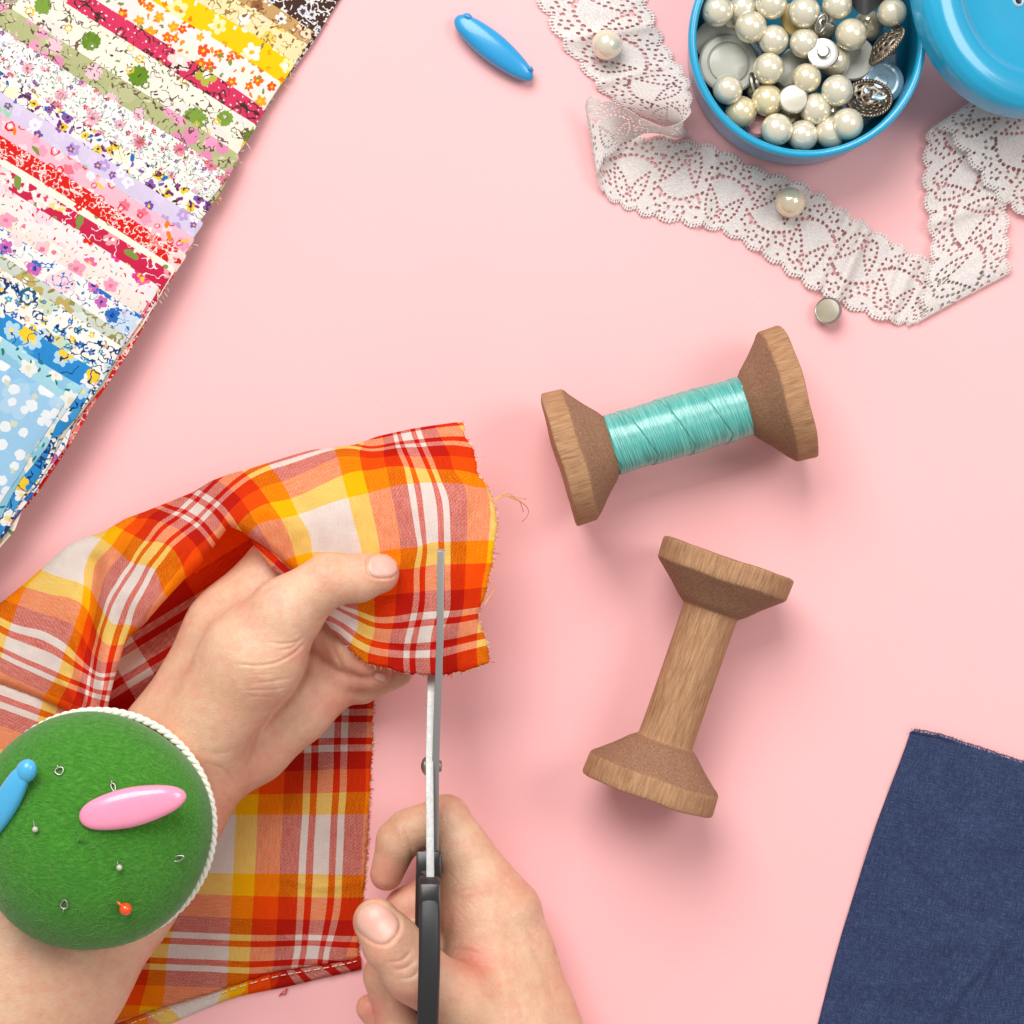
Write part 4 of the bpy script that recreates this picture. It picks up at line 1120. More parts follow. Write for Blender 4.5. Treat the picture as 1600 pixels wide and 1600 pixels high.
mk('cloth_body', AV, AF, MAT['plaid'], parent=plaid, uv=np.array(AU))

# rolled hem with its row of stitches
hem_top = spline([C6(*p) for p in [(1385, 1195), (1330, 1212), (1200, 1240), (1000, 1270), (900, 1285), (640, 1365), (450, 1430), (200, 1500), (0, 1570), (-150, 1625)]], 90)
hem_bot = spline([C6(*p) for p in [(1390, 1275), (1330, 1290), (1190, 1320), (950, 1378), (650, 1440), (460, 1510), (280, 1590), (100, 1650), (-30, 1710)]], 90)
hv, hf, hu = [], [], []
for i in range(90):
    for j in range(9):
        w = j / 8
        p = hem_top[i] * (1 - w) + hem_bot[i] * w
        tw = 2.0 * math.sin(i * 0.55) + 1.3 * math.sin(i * 1.37)
        z = 6.5 + (4.5 + tw * (0.6 if i < 45 else 0.25)) * math.sin(math.pi * min(max(w, 0.0), 1)) ** 0.6 + (2.0 if j == 2 else 0) - (6.5 if j in (0, 8) else 0)
        hv.append((p[0], p[1], z))
        q = np.linalg.norm(hem_top[i] - hem_top[0])
        uq = (85 - q) * (0.6 if q < 85 else 0.95)
        hu.append((uq - w * 9, float(np.interp(q, [0, 115, 140, 200, 265, 420], [44, 46, 75, 108, 165, 260])) - w * 9))
for i in range(89):
    for j in range(8):
        a = i * 9 + j
        hf.append((a, a + 1, a + 10, a + 9))
hem = mk('hem', VA(np.array(hv)), hf, MAT['plaid'], parent=plaid, uv=np.array(hu))
st = []
for i in range(2, 88):
    if i % 3 == 2: continue
    a, b = hem_top[i] * 0.72 + hem_bot[i] * 0.28, hem_top[i + 1] * 0.72 + hem_bot[i + 1] * 0.28
    st.append(tube(VA([(*a, 12.5), (*(a * 0.5 + b * 0.5), 15.0), (*b, 12.5)]), 0.75 * S, 6))
sv, sf = join(st)
mk('stitching', sv, sf, MAT['white_yarn'], parent=hem)
# frayed yarns on cut edges
hr = {'red_yarn': [], 'yellow_yarn': [], 'white_yarn': []}
for B_, fd, no, zf, cond in ((BA, foldBA, noutA, z_plaid, lambda p: True), (BB, foldBB, noutB, z_B, lambda p: p[0] > 540 and 1060 < p[1] < 1500)):
    zz = zf(B_)
    for i in range(len(B_)):
        if fd[i] or not cond(B_[i]): continue
        for _ in range(2):
            L = rnd.uniform(2, 6) * (2 if rnd.random() < 0.06 else 1)
            a = rnd.gauss(0, 0.5)
            n = no[i]; t = np.array([-n[1], n[0]])
            d = n * math.cos(a) + t * math.sin(a)
            p0 = B_[i] - n * 1.5 + t * rnd.uniform(-2, 2)
            key = rnd.choices(['red_yarn', 'yellow_yarn', 'white_yarn'], [5, 3, 3])[0]
            hr[key].append(tube(VA([(*(p0 + d * L * u), zz[i] - 0.8 - 1.0 * u) for u in (0, 0.5, 1)]), 0.38 * S, 4))
for pts in ([(772, 781, 196), (790, 771, 170), (806, 777, 140), (822, 780, 110)], [(772, 783, 196), (792, 775, 165), (812, 783, 120), (825, 795, 80), (824, 806, 50), (816, 815, 25)],
            [(772, 780, 196), (788, 773, 170), (800, 779, 150), (812, 784, 120), (818, 800, 90)], [(757, 945, 196), (763, 935, 190), (769, 926, 178), (773, 918, 165)], [(748, 715, 190), (752, 713, 186), (756, 714, 182)]):
    tv, tf = tube(VA(spline(pts, 16)), 0.6 * S, 5)
    mk('loose_thread', tv, tf, MAT['yellow_yarn'], parent=plaid)
for pts in ([(450, 1545, 6), (442, 1550, 5), (436, 1556, 3)], [(448, 1544, 6), (446, 1552, 4), (438, 1554, 3)]):
    tv, tf = tube(VA(spline(pts, 8)), 0.8 * S, 5)
    mk('loose_thread', tv, tf, MAT['red_yarn'], parent=plaid)
for k, L in hr.items():
    hv, hf = join(L)
    mk('frayed_edge', hv, hf, MAT[k], parent=plaid)['kind'] = 'stuff'


# ------------------------------------------------------------------ hands
def P3(x, y, z, r=None):
    k = 1 - z / HP
    p = ((x - 800) * k, (800 - y) * k, z)
    return p if r is None else (p, r * k)


def chain(pts, zs=1.0, kk=None):
    out = []
    for a, b in zip(pts[:-1], pts[1:]):
        (pa, ra), (pb, rb) = P3(*a), P3(*b)
        out.append(('c', pa, pb, ra, rb, zs, kk))
    return out


def plan_xy(v):
    k = 1 - v[:, 2] / HP
    return np.stack([v[:, 0] / k + 800, 800 - v[:, 1] / k], 1)


def build_hand(label, prims, creases, blush, nails, step=3.0, extra=None):
    creases = list(creases)
    for (x, y, ang, ln, wd, tipw) in nails:
        d = np.array([math.cos(ang), math.sin(ang)]); nn = np.array([-d[1], d[0]])
        pl = []
        for a in np.linspace(0.16 * math.pi, 1.84 * math.pi, 25):
            c, q = math.cos(a), math.sin(a)
            c = math.copysign(abs(c) ** 0.75, c); q = math.copysign(abs(q) ** 0.75, q)
            pl.append(tuple(np.array([x, y]) + d * c * (ln / 2 + 1.5) + nn * q * (wd / 2 + 1.0)))
        creases.append((pl, 2.6, max(1.8, wd * 0.05)))
    v, q = sdf_mesh(prims, step)
    v = laplace(v, q, 3, 0.5)
    # one subdivision for the fine creases
    n = vnormals(v, q)
    me = bpy.data.meshes.new('hand')
    me.from_pydata(v.tolist(), [], q.tolist())
    bm = bmesh.new(); bm.from_mesh(me)
    up = [f for f in bm.faces if f.normal.z > -0.2]
    bmesh.ops.subdivide_edges(bm, edges=list({e for f in up for e in f.edges}), cuts=1, use_grid_fill=True, smooth=0.6)
    bm.normal_update()
    V0 = np.array([w.co[:] for w in bm.verts]); N0 = np.array([w.normal[:] for w in bm.verts])
    xy = plan_xy(V0)
    up = np.clip(N0[:, 2] * 1.5 + 0.35, 0, 1)
    disp = np.zeros(len(V0))
    for pl, depth, w in creases:
        depth *= 0.62
        pts = spline(pl, max(12, 4 * len(pl))) if len(pl) > 2 else np.array(pl, float)
        d = line_dist(xy, pts)
        # fade at the ends
        e0 = np.linalg.norm(xy - pts[0], axis=1); e1 = np.linalg.norm(xy - pts[-1], axis=1)
        fade = np.clip(np.minimum(e0, e1) / (6 * w), 0.15, 1)
        disp -= depth * fade * (np.exp(-(d / w) ** 2) - 0.28 * np.exp(-((d - 2.4 * w) / (1.3 * w)) ** 2))
    V0 = V0 + N0 * (disp * up)[:, None]
    bl = np.zeros(len(V0))
    for (x, y, r, a) in blush:
        bl = np.maximum(bl, a * np.exp(-((xy[:, 0] - x) ** 2 + (xy[:, 1] - y) ** 2) / r ** 2))
    bl = np.maximum(bl, np.clip(0.55 * np.clip(-N0[:, 2], 0, 1), 0, 1) * 0)
    for w, c in zip(bm.verts, V0): w.co = c * S
    bm.to_mesh(me); bm.free()
    me.materials.append(MAT['skin'])
    me.polygons.foreach_set('use_smooth', [True] * len(me.polygons))
    at = me.attributes.new('blush', 'FLOAT', 'POINT')
    at.data.foreach_set('value', bl)
    me.update()
    co = np.array([w.co[:] for w in me.vertices])
    lo, hi = co.min(0), co.max(0)
    c = Vector(((lo[0] + hi[0]) / 2, (lo[1] + hi[1]) / 2, lo[2]))
    me.transform(Matrix.Translation(-c))
    o = link('hand', me, loc=c)
    tag(o, label, 'hand')
    bvh = BVHTree.FromPolygons([(w.co + c)[:] for w in me.vertices], [p.vertices[:] for p in me.polygons])
    for (x, y, ang, ln, wd, tipw) in nails:
        d = np.array([math.cos(ang), math.sin(ang)]); nn = np.array([-d[1], d[0]])
        vs, rows = [], []
        NU, NV = 18, 13
        for i in range(NU + 1):
            u = -1 + 2 * i / NU
            # superellipse-like plate, cuticle side rounder
            half = wd / 2 * (1 - abs(u) ** (3.2 if u > 0 else 2.4)) ** (1 / 2.4) if abs(u) < 1 else 0.02
            row = []
            for j in range(NV + 1):
                s = -1 + 2 * j / NV
                p = np.array([x, y]) + d * u * ln / 2 + nn * s * half
                o0 = Vector(V(p[0], p[1], 420)); dirv = (Vector(V(p[0], p[1], 0)) - o0).normalized()
                hit = bvh.ray_cast(o0, dirv)
                if hit[0] is None: hit = (Vector(V(p[0], p[1], 200)), Vector((0, 0, 1)))
                lift = (0.9 * (1 - abs(s) ** 4) * (1 - max(0, -u) ** 6) + 0.35 + (0.5 if u > 0.85 else 0)) * S * min(1.0, 8 * (1 - abs(u)) + 0.1) * min(1.0, 7 * (1 - abs(s)) + 0.15)
                row.append(len(vs)); vs.append(tuple(hit[0] + hit[1] * lift))
            rows.append(row)
        fs = [(rows[i][j], rows[i + 1][j], rows[i + 1][j + 1], rows[i][j + 1]) for i in range(NU) for j in range(NV)]
        nl = mk('fingernail', vs, fs, MAT['nail'], parent=o)
        nl.data.materials.append(MAT['nail_tip'])
        for p in nl.data.polygons:
            if p.index >= (NU - 1) * NV: p.material_index = 1
    return o


left = []
left += chain([(-130, 1730, 120, 190), (-60, 1640, 122, 182), (40, 1500, 126, 164), (143, 1363, 130, 146), (230, 1250, 134, 122), (285, 1185, 138, 108)], 0.72, 20)
left += chain([(285, 1180, 130, 100), (372, 992, 122, 80), (432, 898, 112, 58)], 0.85, 26)
left += chain([(318, 1140, 180, 74), (396, 1026, 208, 76), (446, 964, 216, 56)], 0.9, 26)
left += chain([(440, 957, 224, 50), (512, 907, 234, 42)], 1, 22)
left += chain([(512, 907, 234, 41), (560, 903, 230, 38), (592, 896, 226, 32)], 0.92, 6)
left += chain([(315, 1200, 112, 74), (390, 1160, 96, 66), (462, 1104, 92, 58), (525, 1062, 92, 44)], 0.9, 11)
left += chain([(450, 965, 105, 38), (500, 985, 116, 34), (545, 1018, 138, 29), (570, 1033, 150, 23)], 1, 9)
left += chain([(470, 1030, 92, 36), (535, 1052, 108, 29), (580, 1052, 124, 25), (592, 1051, 126, 21)], 1, 7)
left += chain([(500, 1075, 70, 34), (565, 1072, 84, 27), (622, 1052, 92, 22)], 1, 7)
creL = [([(482, 990), (484, 1015), (476, 1050), (456, 1085), (424, 1121), (388, 1165)], 3.2, 5),
        ([(370, 1038), (400, 1040), (430, 1036), (460, 1020), (478, 1000)], 1.8, 2.2),
        ([(395, 1068), (430, 1064), (460, 1058)], 1.0, 2.0), ([(380, 1078), (420, 1078), (450, 1074)], 0.8, 1.8), ([(388, 1055), (430, 1053)], 0.7, 1.6), ([(385, 1088), (430, 1090)], 0.6, 1.6),
        ([(415, 1002), (440, 1006), (462, 1003), (478, 993)], 1.3, 2.2), ([(430, 1018), (455, 1012), (474, 998)], 1.2, 2.0),
        ([(524, 948), (523, 930), (522, 915)], 1.7, 3), ([(530, 946), (529, 930)], 0.9, 2.2), ([(510, 870), (513, 882), (514, 895)], 0.9, 2.5), ([(503, 872), (507, 888)], 0.7, 2.2), ([(519, 870), (521, 884)], 0.6, 2),
        ([(385, 915), (400, 920), (418, 912)], 1.4, 3.0), ([(392, 924), (412, 922), (440, 908)], 1.0, 2.5),
        ([(478, 1060), (490, 1090), (480, 1140)], 1.2, 5), ([(545, 1062), (546, 1080), (540, 1098)], 2.2, 3.0), ([(515, 1000), (528, 1030), (545, 1062)], 2.0, 3.5),
        ([(325, 1195), (345, 1200), (370, 1230)], 1.2, 3), ([(300, 1170), (340, 1178), (390, 1165)], 1.0, 5), ([(345, 1225), (355, 1250), (372, 1252)], 1.4, 3.5), ([(300, 1500), (120, 1560)], 0.1, 8)]
blL = [(610, 890, 34, 0.55), (565, 1040, 30, 0.6), (590, 1052, 30, 0.6), (535, 1080, 60, 0.45), (470, 1020, 30, 0.35), (500, 1030, 45, 0.35), (350, 1270, 60, 0.4), (420, 1180, 80, 0.25), (515, 900, 26, 0.2)]
nlL = [(598, 884, -0.03, 46, 38, 1), (594, 1058, 0.30, 18, 13, 1)]
build_hand('bare left hand and wrist pinching the plaid cloth, thumb on top', left, creL, blL, nlL)

right = []
right += chain([(788, 1424, 108, 56), (720, 1328, 112, 43), (697, 1280, 112, 38)], 1, 16)
right += chain([(697, 1280, 112, 37), (640, 1299, 108, 35), (622, 1314, 106, 34)], 1, 6)
right += chain([(622, 1314, 106, 33), (604, 1366, 100, 26)], 1, 6)
right += chain([(738, 1395, 112, 52), (752, 1468, 116, 60)], 1, 22)
right += chain([(794, 1434, 84, 50), (792, 1500, 100, 74), (802, 1600, 110, 98), (842, 1740, 115, 120)], 0.85, 24)
right += chain([(744, 1450, 124, 60), (762, 1550, 140, 78), (780, 1660, 140, 100)], 0.9, 26)
right += chain([(588, 1440, 250, 37), (612, 1474, 252, 44), (650, 1520, 246, 45)], 0.92, 12)
right += chain([(650, 1520, 246, 45), (715, 1562, 212, 52), (785, 1620, 165, 78)], 1, 22)
right += chain([(770, 1440, 76, 46), (672, 1400, 76, 34), (634, 1418, 80, 31), (640, 1470, 84, 28)], 1, 8)
right += chain([(760, 1510, 90, 48), (660, 1480, 130, 40), (606, 1524, 140, 37), (632, 1600, 136, 42), (690, 1660, 120, 50)], 1, 9)
right += chain([(578, 1575, 104, 22), (612, 1610, 100, 28), (690, 1650, 96, 40)], 1, 6)
for _ in range(30):
    x, y = rnd.uniform(355, 450), rnd.uniform(1030, 1110)
    L = rnd.uniform(20, 60)
    creL.append(([(x, y), (x + L / 2, y + rnd.uniform(-3, 2)), (x + L, y - rnd.uniform(0, 8))], rnd.uniform(0.3, 0.75), 1.4))
for _ in range(24):
    x, y = rnd.uniform(440, 520), rnd.uniform(870, 940)
    a = rnd.uniform(0.9, 1.5); L = rnd.uniform(12, 30)
    creL.append(([(x, y), (x + L * math.cos(a), y + L * math.sin(a))], rnd.uniform(0.25, 0.5), 1.3))
creR = [([(800, 1400), (825, 1480), (870, 1600)], -1.6, 9), ([(760, 1400), (780, 1490), (810, 1600)], -1.2, 8), ([(815, 1420), (840, 1500), (885, 1600)], 1.0, 6), ([(735, 1300), (748, 1330)], 0.6, 2.5), ([(700, 1262), (708, 1275), (707, 1290)], 0.6, 2.5), ([(690, 1258), (697, 1272), (695, 1290)], 0.5, 2.2), ([(627, 1285), (632, 1305), (643, 1328), (646, 1345)], 2.2, 3.0), ([(634, 1288), (640, 1306)], 0.8, 2.0),
        ([(700, 1405), (725, 1392), (745, 1388)], 1.1, 2.5), ([(697, 1470), (704, 1430), (720, 1405)], 1.8, 6),
        ([(612, 1515), (630, 1514), (650, 1500)], 2.0, 2.6), ([(622, 1530), (645, 1526), (660, 1508)], 1.8, 2.6), ([(605, 1504), (628, 1500), (645, 1482)], 1.4, 2.4), ([(628, 1470), (640, 1480), (645, 1492)], 0.7, 2),
        ([(705, 1484), (735, 1486), (760, 1495)], 1.4, 3), ([(715, 1492), (740, 1508), (770, 1512)], 2.6, 7), ([(740, 1490), (755, 1508)], 1.0, 2.5), ([(728, 1485), (738, 1502)], 0.8, 2.2),
        ([(790, 1400), (805, 1450), (820, 1500)], 1.6, 10), ([(770, 1366), (785, 1372), (800, 1390)], 0.9, 3), ([(600, 1545), (640, 1570), (690, 1590)], 1.6, 7)]
for _ in range(60):
    x, y = rnd.uniform(690, 860), rnd.uniform(1330, 1590)
    a = rnd.uniform(-0.5, 0.5) + (0.6 if y < 1450 else 0.0); L = rnd.uniform(14, 40)
    creR.append(([(x, y), (x + L * math.cos(a), y + L * math.sin(a))], rnd.uniform(0.2, 0.45), 1.4))
blR = [(600, 1375, 36, 0.6), (560, 1445, 30, 0.4), (738, 1500, 34, 0.8), (700, 1440, 40, 0.45), (580, 1580, 30, 0.7), (640, 1390, 40, 0.4), (600, 1480, 40, 0.3), (690, 1265, 24, 0.2), (640, 1570, 40, 0.4), (800, 1385, 30, 0.25)]
nlR = [(590, 1443, math.radians(214), 66, 56, 1)]
build_hand('bare right hand gripping the scissor handles', right, creR, blR, nlR)


# ------------------------------------------------------------------ scissors
def yz_plate(outline, x_of, th, bev=1.2):
    """plate standing upright in the y-z plane: outline [(y, z)], th thickness across x"""
    bm = bmesh.new()
    vs = [bm.verts.new(((x_of(y) - 800) * (1 - z / HP) - th / 2, (800 - y) * (1 - z / HP), z)) for y, z in outline]
    fc = bm.faces.new(vs)
    ex = bmesh.ops.extrude_face_region(bm, geom=[fc])
    bmesh.ops.translate(bm, verts=[g for g in ex['geom'] if isinstance(g, bmesh.types.BMVert)], vec=(th, 0, 0))
    bmesh.ops.recalc_face_normals(bm, faces=bm.faces[:])
    bmesh.ops.bevel(bm, geom=[e for e in bm.edges if e.calc_face_angle(0) > 0.5], offset=bev, segments=2, profile=0.6, affect='EDGES')
    bmesh.ops.triangulate(bm, faces=[f for f in bm.faces if len(f.verts) > 4])
    v = [tuple(c * S for c in w.co) for w in bm.verts]; f = [tuple(w.index for w in g.verts) for g in bm.faces]
    bm.verts.index_update()
    f = [tuple(w.index for w in g.verts) for g in bm.faces]
    bm.free()
    return v, f


def rod_loop(path, wx, wr, n=24, p=4.5):
    """closed bar of rounded section along a closed y-z path [(x, y, z)]; wx half width across, wr half height"""
    P = np.asarray(path, float); m = len(P)
    T = np.roll(P, -1, 0) - np.roll(P, 1, 0); T /= np.linalg.norm(T, axis=1)[:, None]
    vs, fs = [], []
    for i in range(m):
        X = np.array([1.0, 0, 0]); N = np.cross(T[i], X); N /= np.linalg.norm(N)
        for k in range(n):
            a = 2 * math.pi * k / n
            c, s = math.cos(a), math.sin(a)
            c = math.copysign(abs(c) ** (2 / p), c); s = math.copysign(abs(s) ** (2 / p), s)
            q = P[i] + X * wx * c + N * wr * s
            vs.append(tuple(q * S))
    for i in range(m):
        j = (i + 1) % m
        for k in range(n):
            l = (k + 1) % n
            fs.append((i * n + k, i * n + l, j * n + l, j * n + k))
    return vs, fs


xl = lambda y: np.interp(y, [850, 1055, 1195, 1380, 1600], [683, 674, 671, 672.5, 668])
xu = lambda y: np.interp(y, [850, 1000, 1195, 1380, 1600], [689, 687.5, 680.5, 680, 676])
sc = empty('scissors', V(676, 1250, 0))
tag(sc, 'steel scissors with black handles standing edge up and cutting the plaid cloth', 'scissors')
bu = [(857, 268), (862, 272), (1000, 262), (1100, 252), (1195, 228), (1300, 196), (1375, 176), (1372, 146), (1300, 152), (1215, 172), (1150, 196), (1000, 236), (870, 261)]
v, f = yz_plate(bu, xu, 10.5)
mk('blade', v, f, MAT['steel_dark'], parent=sc, sharp=30)
bl_ = [(900, 128), (1000, 142), (1055, 168), (1125, 196), (1195, 232), (1290, 262), (1385, 296), (1385, 262), (1290, 226), (1200, 180), (1100, 138), (1000, 116), (905, 118)]
v, f = yz_plate(bl_, xl, 11.5)
mk('blade', v, f, MAT['steel'], parent=sc, sharp=30)
# pivot screw, head on the left, nut on the right
dome = lathe([(0, 7), (5, 6.4), (10, 4.2), (13.5, 1.0), (14, 0), (0, 0)], 28)
M_ = Matrix.Translation(Vector(V(665, 1197, 200))) @ Matrix.Rotation(-math.pi / 2, 4, 'Y') @ Matrix.Scale(S, 4)
v, f = xform(dome, M_)
mk('pivot_screw', v, f, MAT['steel_dark'], parent=sc)
nut = lathe([(0, 6), (7, 5.4), (8.5, 4), (8.5, 0), (0, 0)], 20)
v, f = xform(nut, Matrix.Translation(Vector(V(684.5, 1197, 200))) @ Matrix.Rotation(math.pi / 2, 4, 'Y') @ Matrix.Scale(S, 4))
mk('pivot_nut', v, f, MAT['steel'], parent=sc, sharp=35)


def handle(ctrl, wx, wr):
    pts = []
    for (x, y, z) in ctrl:
        k = 1 - z / HP
        pts.append(((x - 800) * k, (800 - y) * k, z))
    pts = np.array(pts)
    n = len(pts)
    ext = np.concatenate([pts[-2:], pts, pts[:3]])
    s = spline(ext, (n + 4) * 8 + 1)
    # keep one period
    d0 = np.linalg.norm(s - pts[0], axis=1); i0 = int(np.argmin(d0[:len(s) // 2]))
    d1 = np.linalg.norm(s - pts[0], axis=1); d1[:i0 + 8] = 1e9
    i1 = int(np.argmin(d1))
    return rod_loop(s[i0:i1], wx, wr)


v, f = handle([(672, 1392, 300), (671.5, 1430, 318), (671, 1500, 326), (669, 1570, 318), (667, 1640, 288), (666, 1672, 246), (667, 1640, 204), (669, 1560, 182), (670, 1480, 184), (671, 1420, 220), (672, 1388, 262)], 15.5, 16)
h1 = mk('handle', v, f, MAT['black'], parent=sc)
v, f = handle([(670, 1352, 178), (669, 1400, 186), (668, 1480, 176), (668, 1600, 150), (668, 1700, 110), (668, 1730, 60), (668, 1680, 30), (668, 1560, 26), (669, 1450, 40), (670, 1385, 80), (670, 1350, 130)], 19, 15)
mk('handle', v, f, MAT['black'], parent=sc)
# collars where the steel enters the plastic
for xx, y0, y1, z0, z1, w in ((672, 1381, 1425, 258, 330, 29), (670, 1330, 1372, 138, 200, 37)):
    out = [(y0, z0 + 4), (y0, z1 - 8), (y1, z1), (y1, z0)]
    v, f = yz_plate(out, lambda y, xx=xx: xx, w, 4)
    mk('collar', v, f, MAT['black_gloss'], parent=sc, sharp=40)


# ------------------------------------------------------------------ pincushion on the wrist
pc = empty('pincushion', V(158, 1290, 236))
tag(pc, 'round green felt pincushion with white braid worn on the wrist', 'pincushion')
ZC = 240
kz = 1 - ZC / HP
cx, cy, _ = P3(155, 1290, ZC)
R0 = 187 * kz
nz_ = np.random.RandomState(5)
prof = [(0, 160), (30, 158.5), (60, 153), (90, 143), (115, 130), (138, 112), (155, 92), (167, 70), (173, 48), (175, 28), (172, 10), (165, 0), (0, 0)]
pp = spline(prof[:-1], 60)
v, f = lathe([(max(r, 0), z) for r, z in pp] + [(0, 0)], 120)
v = np.array(v)
ang = np.arctan2(v[:, 1], v[:, 0])
v[:, :2] *= (1 + 0.012 * np.sin(3 * ang + 1) + 0.008 * np.sin(5 * ang))[:, None]
v[:, 2] *= 1 + 0.02 * np.sin(2 * ang)
dome_local = v.copy()
vw = (v * np.array([0.985, 0.985, 0.95]) + np.array([cx - 5, cy - 3, ZC + 4])) * S
felt_o = mk('felt_dome', vw, f, MAT['felt'], parent=pc)
CB = BVHTree.FromPolygons([tuple(p) for p in vw], [tuple(q) for q in f])
# stray felt fibres
fib = []
rs = np.random.RandomState(12)
for _ in range(1100):
    a, rr = rs.uniform(0, 2 * math.pi), 176 * math.sqrt(rs.uniform(0.0, 0.985))
    p = Vector(((cx + rr * math.cos(a)) * S, (cy + rr * math.sin(a)) * S, (ZC + 400) * S))
    h = CB.ray_cast(p, Vector((0, 0, -1)))
    if h[0] is None: continue
    n = h[1] if h[1].z > 0 else -h[1]
    t = n.cross(Vector((rs.randn(), rs.randn(), rs.randn()))).normalized()
    L = rs.uniform(5, 14) * S
    b = n.cross(t) * rs.uniform(-0.5, 0.5)
    pts = [h[0] + n * 0.3 * S, h[0] + (t * 0.5 + b * 0.25) * L + n * rs.uniform(0.6, 2.0) * S, h[0] + (t + b) * L + n * rs.uniform(0.1, 2.2) * S]
    fib.append(tube([tuple(q) for q in pts], 0.22 * S, 3, cap=False))
fv, ff = join(fib)
mk('felt_fibre', fv, ff, MAT['fibre'], parent=felt_o)['kind'] = 'stuff'
base = lathe([(0, 0), (R0 - 5, 0), (R0 - 3.4, 3), (R0 - 6, 7), (0, 7)], 96)
v = (np.array(base[0]) + np.array([cx, cy, ZC - 4])) * S
mk('felt_base', v, base[1], MAT['yellow_felt'], parent=pc, sharp=50)
# braid: two strands winding round the rim
br_ = []
NB = 88
for ph in (0, math.pi):
    pts = []
    for i in range(NB * 8 + 1):
        th = 2 * math.pi * i / (NB * 8)
        w = 2 * math.pi * NB / 2 * i / (NB * 8) + ph
        rr = R0 - 6.5 + 2.2 * math.cos(w)
        pts.append((cx + rr * math.cos(th), cy + rr * math.sin(th), ZC + 10 + 1.4 * math.sin(w)))
    br_.append(tube(np.array(pts) * S, 4.4 * S, 7, cap=False))
v, f = join(br_)
mk('braid_trim', v, f, MAT['braid'], parent=pc)


def on_cushion(x, y):
    o0 = Vector(V(x, y, 520)); d = (Vector(V(x, y, 0)) - o0).normalized()
    h = CB.ray_cast(o0, d)
    return h[0], (h[1] if h[1].z > 0 else -h[1])


def clip_mesh(L, W, H, hook=True):
    """long rounded plastic clip head, x along its length"""
    n, m = 56, 28
    vs, fs = [], []
    for i in range(n + 1):
        u = -math.cos(math.pi * i / n)
        endcap = (1 - abs(u) ** 9) ** 0.5
        w = W / 2 * endcap * (1 - 0.50 * abs(u + 0.08) ** 1.8) + 0.001
        h = H / 2 * endcap * (1 - 0.45 * abs(u) ** 2) + 0.001
        for k in range(m):
            a = 2 * math.pi * k / m
            c, q = math.cos(a), math.sin(a)
            vs.append((u * L / 2, w * math.copysign(abs(c) ** 0.75, c), h * math.copysign(abs(q) ** 0.75, q)))
    for i in range(n):
        for k in range(m):
            l = (k + 1) % m
            fs.append((i * m + k, i * m + l, (i + 1) * m + l, (i + 1) * m + k))
    fs.append(tuple(reversed(range(m)))); fs.append(tuple(range(n * m, (n + 1) * m)))
    return vs, fs


def put_clip(label, mat, x0, y0, x1, y1, W, H, z0, z1, knob, zk=0):
    a, b = Vector(V(x0, y0, z0)), Vector(V(x1, y1, z1))
    mid = (a + b) / 2; d = (b - a); L = d.length
    X = d.normalized(); Yv = Vector((0, 0, 1)).cross(X).normalized(); Z = X.cross(Yv)
    R = Matrix((X, Yv, Z)).transposed().to_4x4()
    root = empty('pin_clip', (mid.x, mid.y, min(z0, z1) * S))
    tag(root, label, 'pin clip', 'plastic headed pins')
    v, f = clip_mesh(L / S, W, H)
    v, f = xform((v, f), Matrix.Translation(mid) @ R @ Matrix.Scale(S, 4))
    body = mk('clip_head', v, f, mat, parent=root)
    for (u, s, r) in knob:
        q = mid + X * u * L / 2 + Yv * s * W / 2 * S
        sp = lathe([(0, -1), (0.5, -0.87), (0.87, -0.5), (1, 0), (0.87, 0.5), (0.5, 0.87), (0, 1)], 20)
        sv = [tuple(q + X * p[0] * r * 1.25 * S + Yv * p[1] * r * S + Z * p[2] * H * 0.42 * S) for p in sp[0]]
        mk('clip_catch', sv, sp[1], mat, parent=body)
    return root


put_clip('sky blue plastic pin clip lying alone on the pink tabletop', MAT['blue_clip'], 712, 27, 832, 124, 45, 34, 18, 17, [(-0.80, 0.50, 7), (0.84, 0.42, 5)])
h0, n0 = on_cushion(208, 1262)
zt = h0.z / S
put_clip('pink plastic pin clip stuck in the middle of the pincushion', MAT['pink_clip'], 124, 1279, 291, 1242, 56, 34, zt + 20, zt + 8, [])
h0, n0 = on_cushion(22, 1240)
zt = h0.z / S
bc = put_clip('sky blue plastic pin clip stuck in the pincushion rim', MAT['sky_clip'], 40, 1197, -20, 1312, 36, 30, zt + 24, zt - 2, [(-0.90, 0.22, 15)])


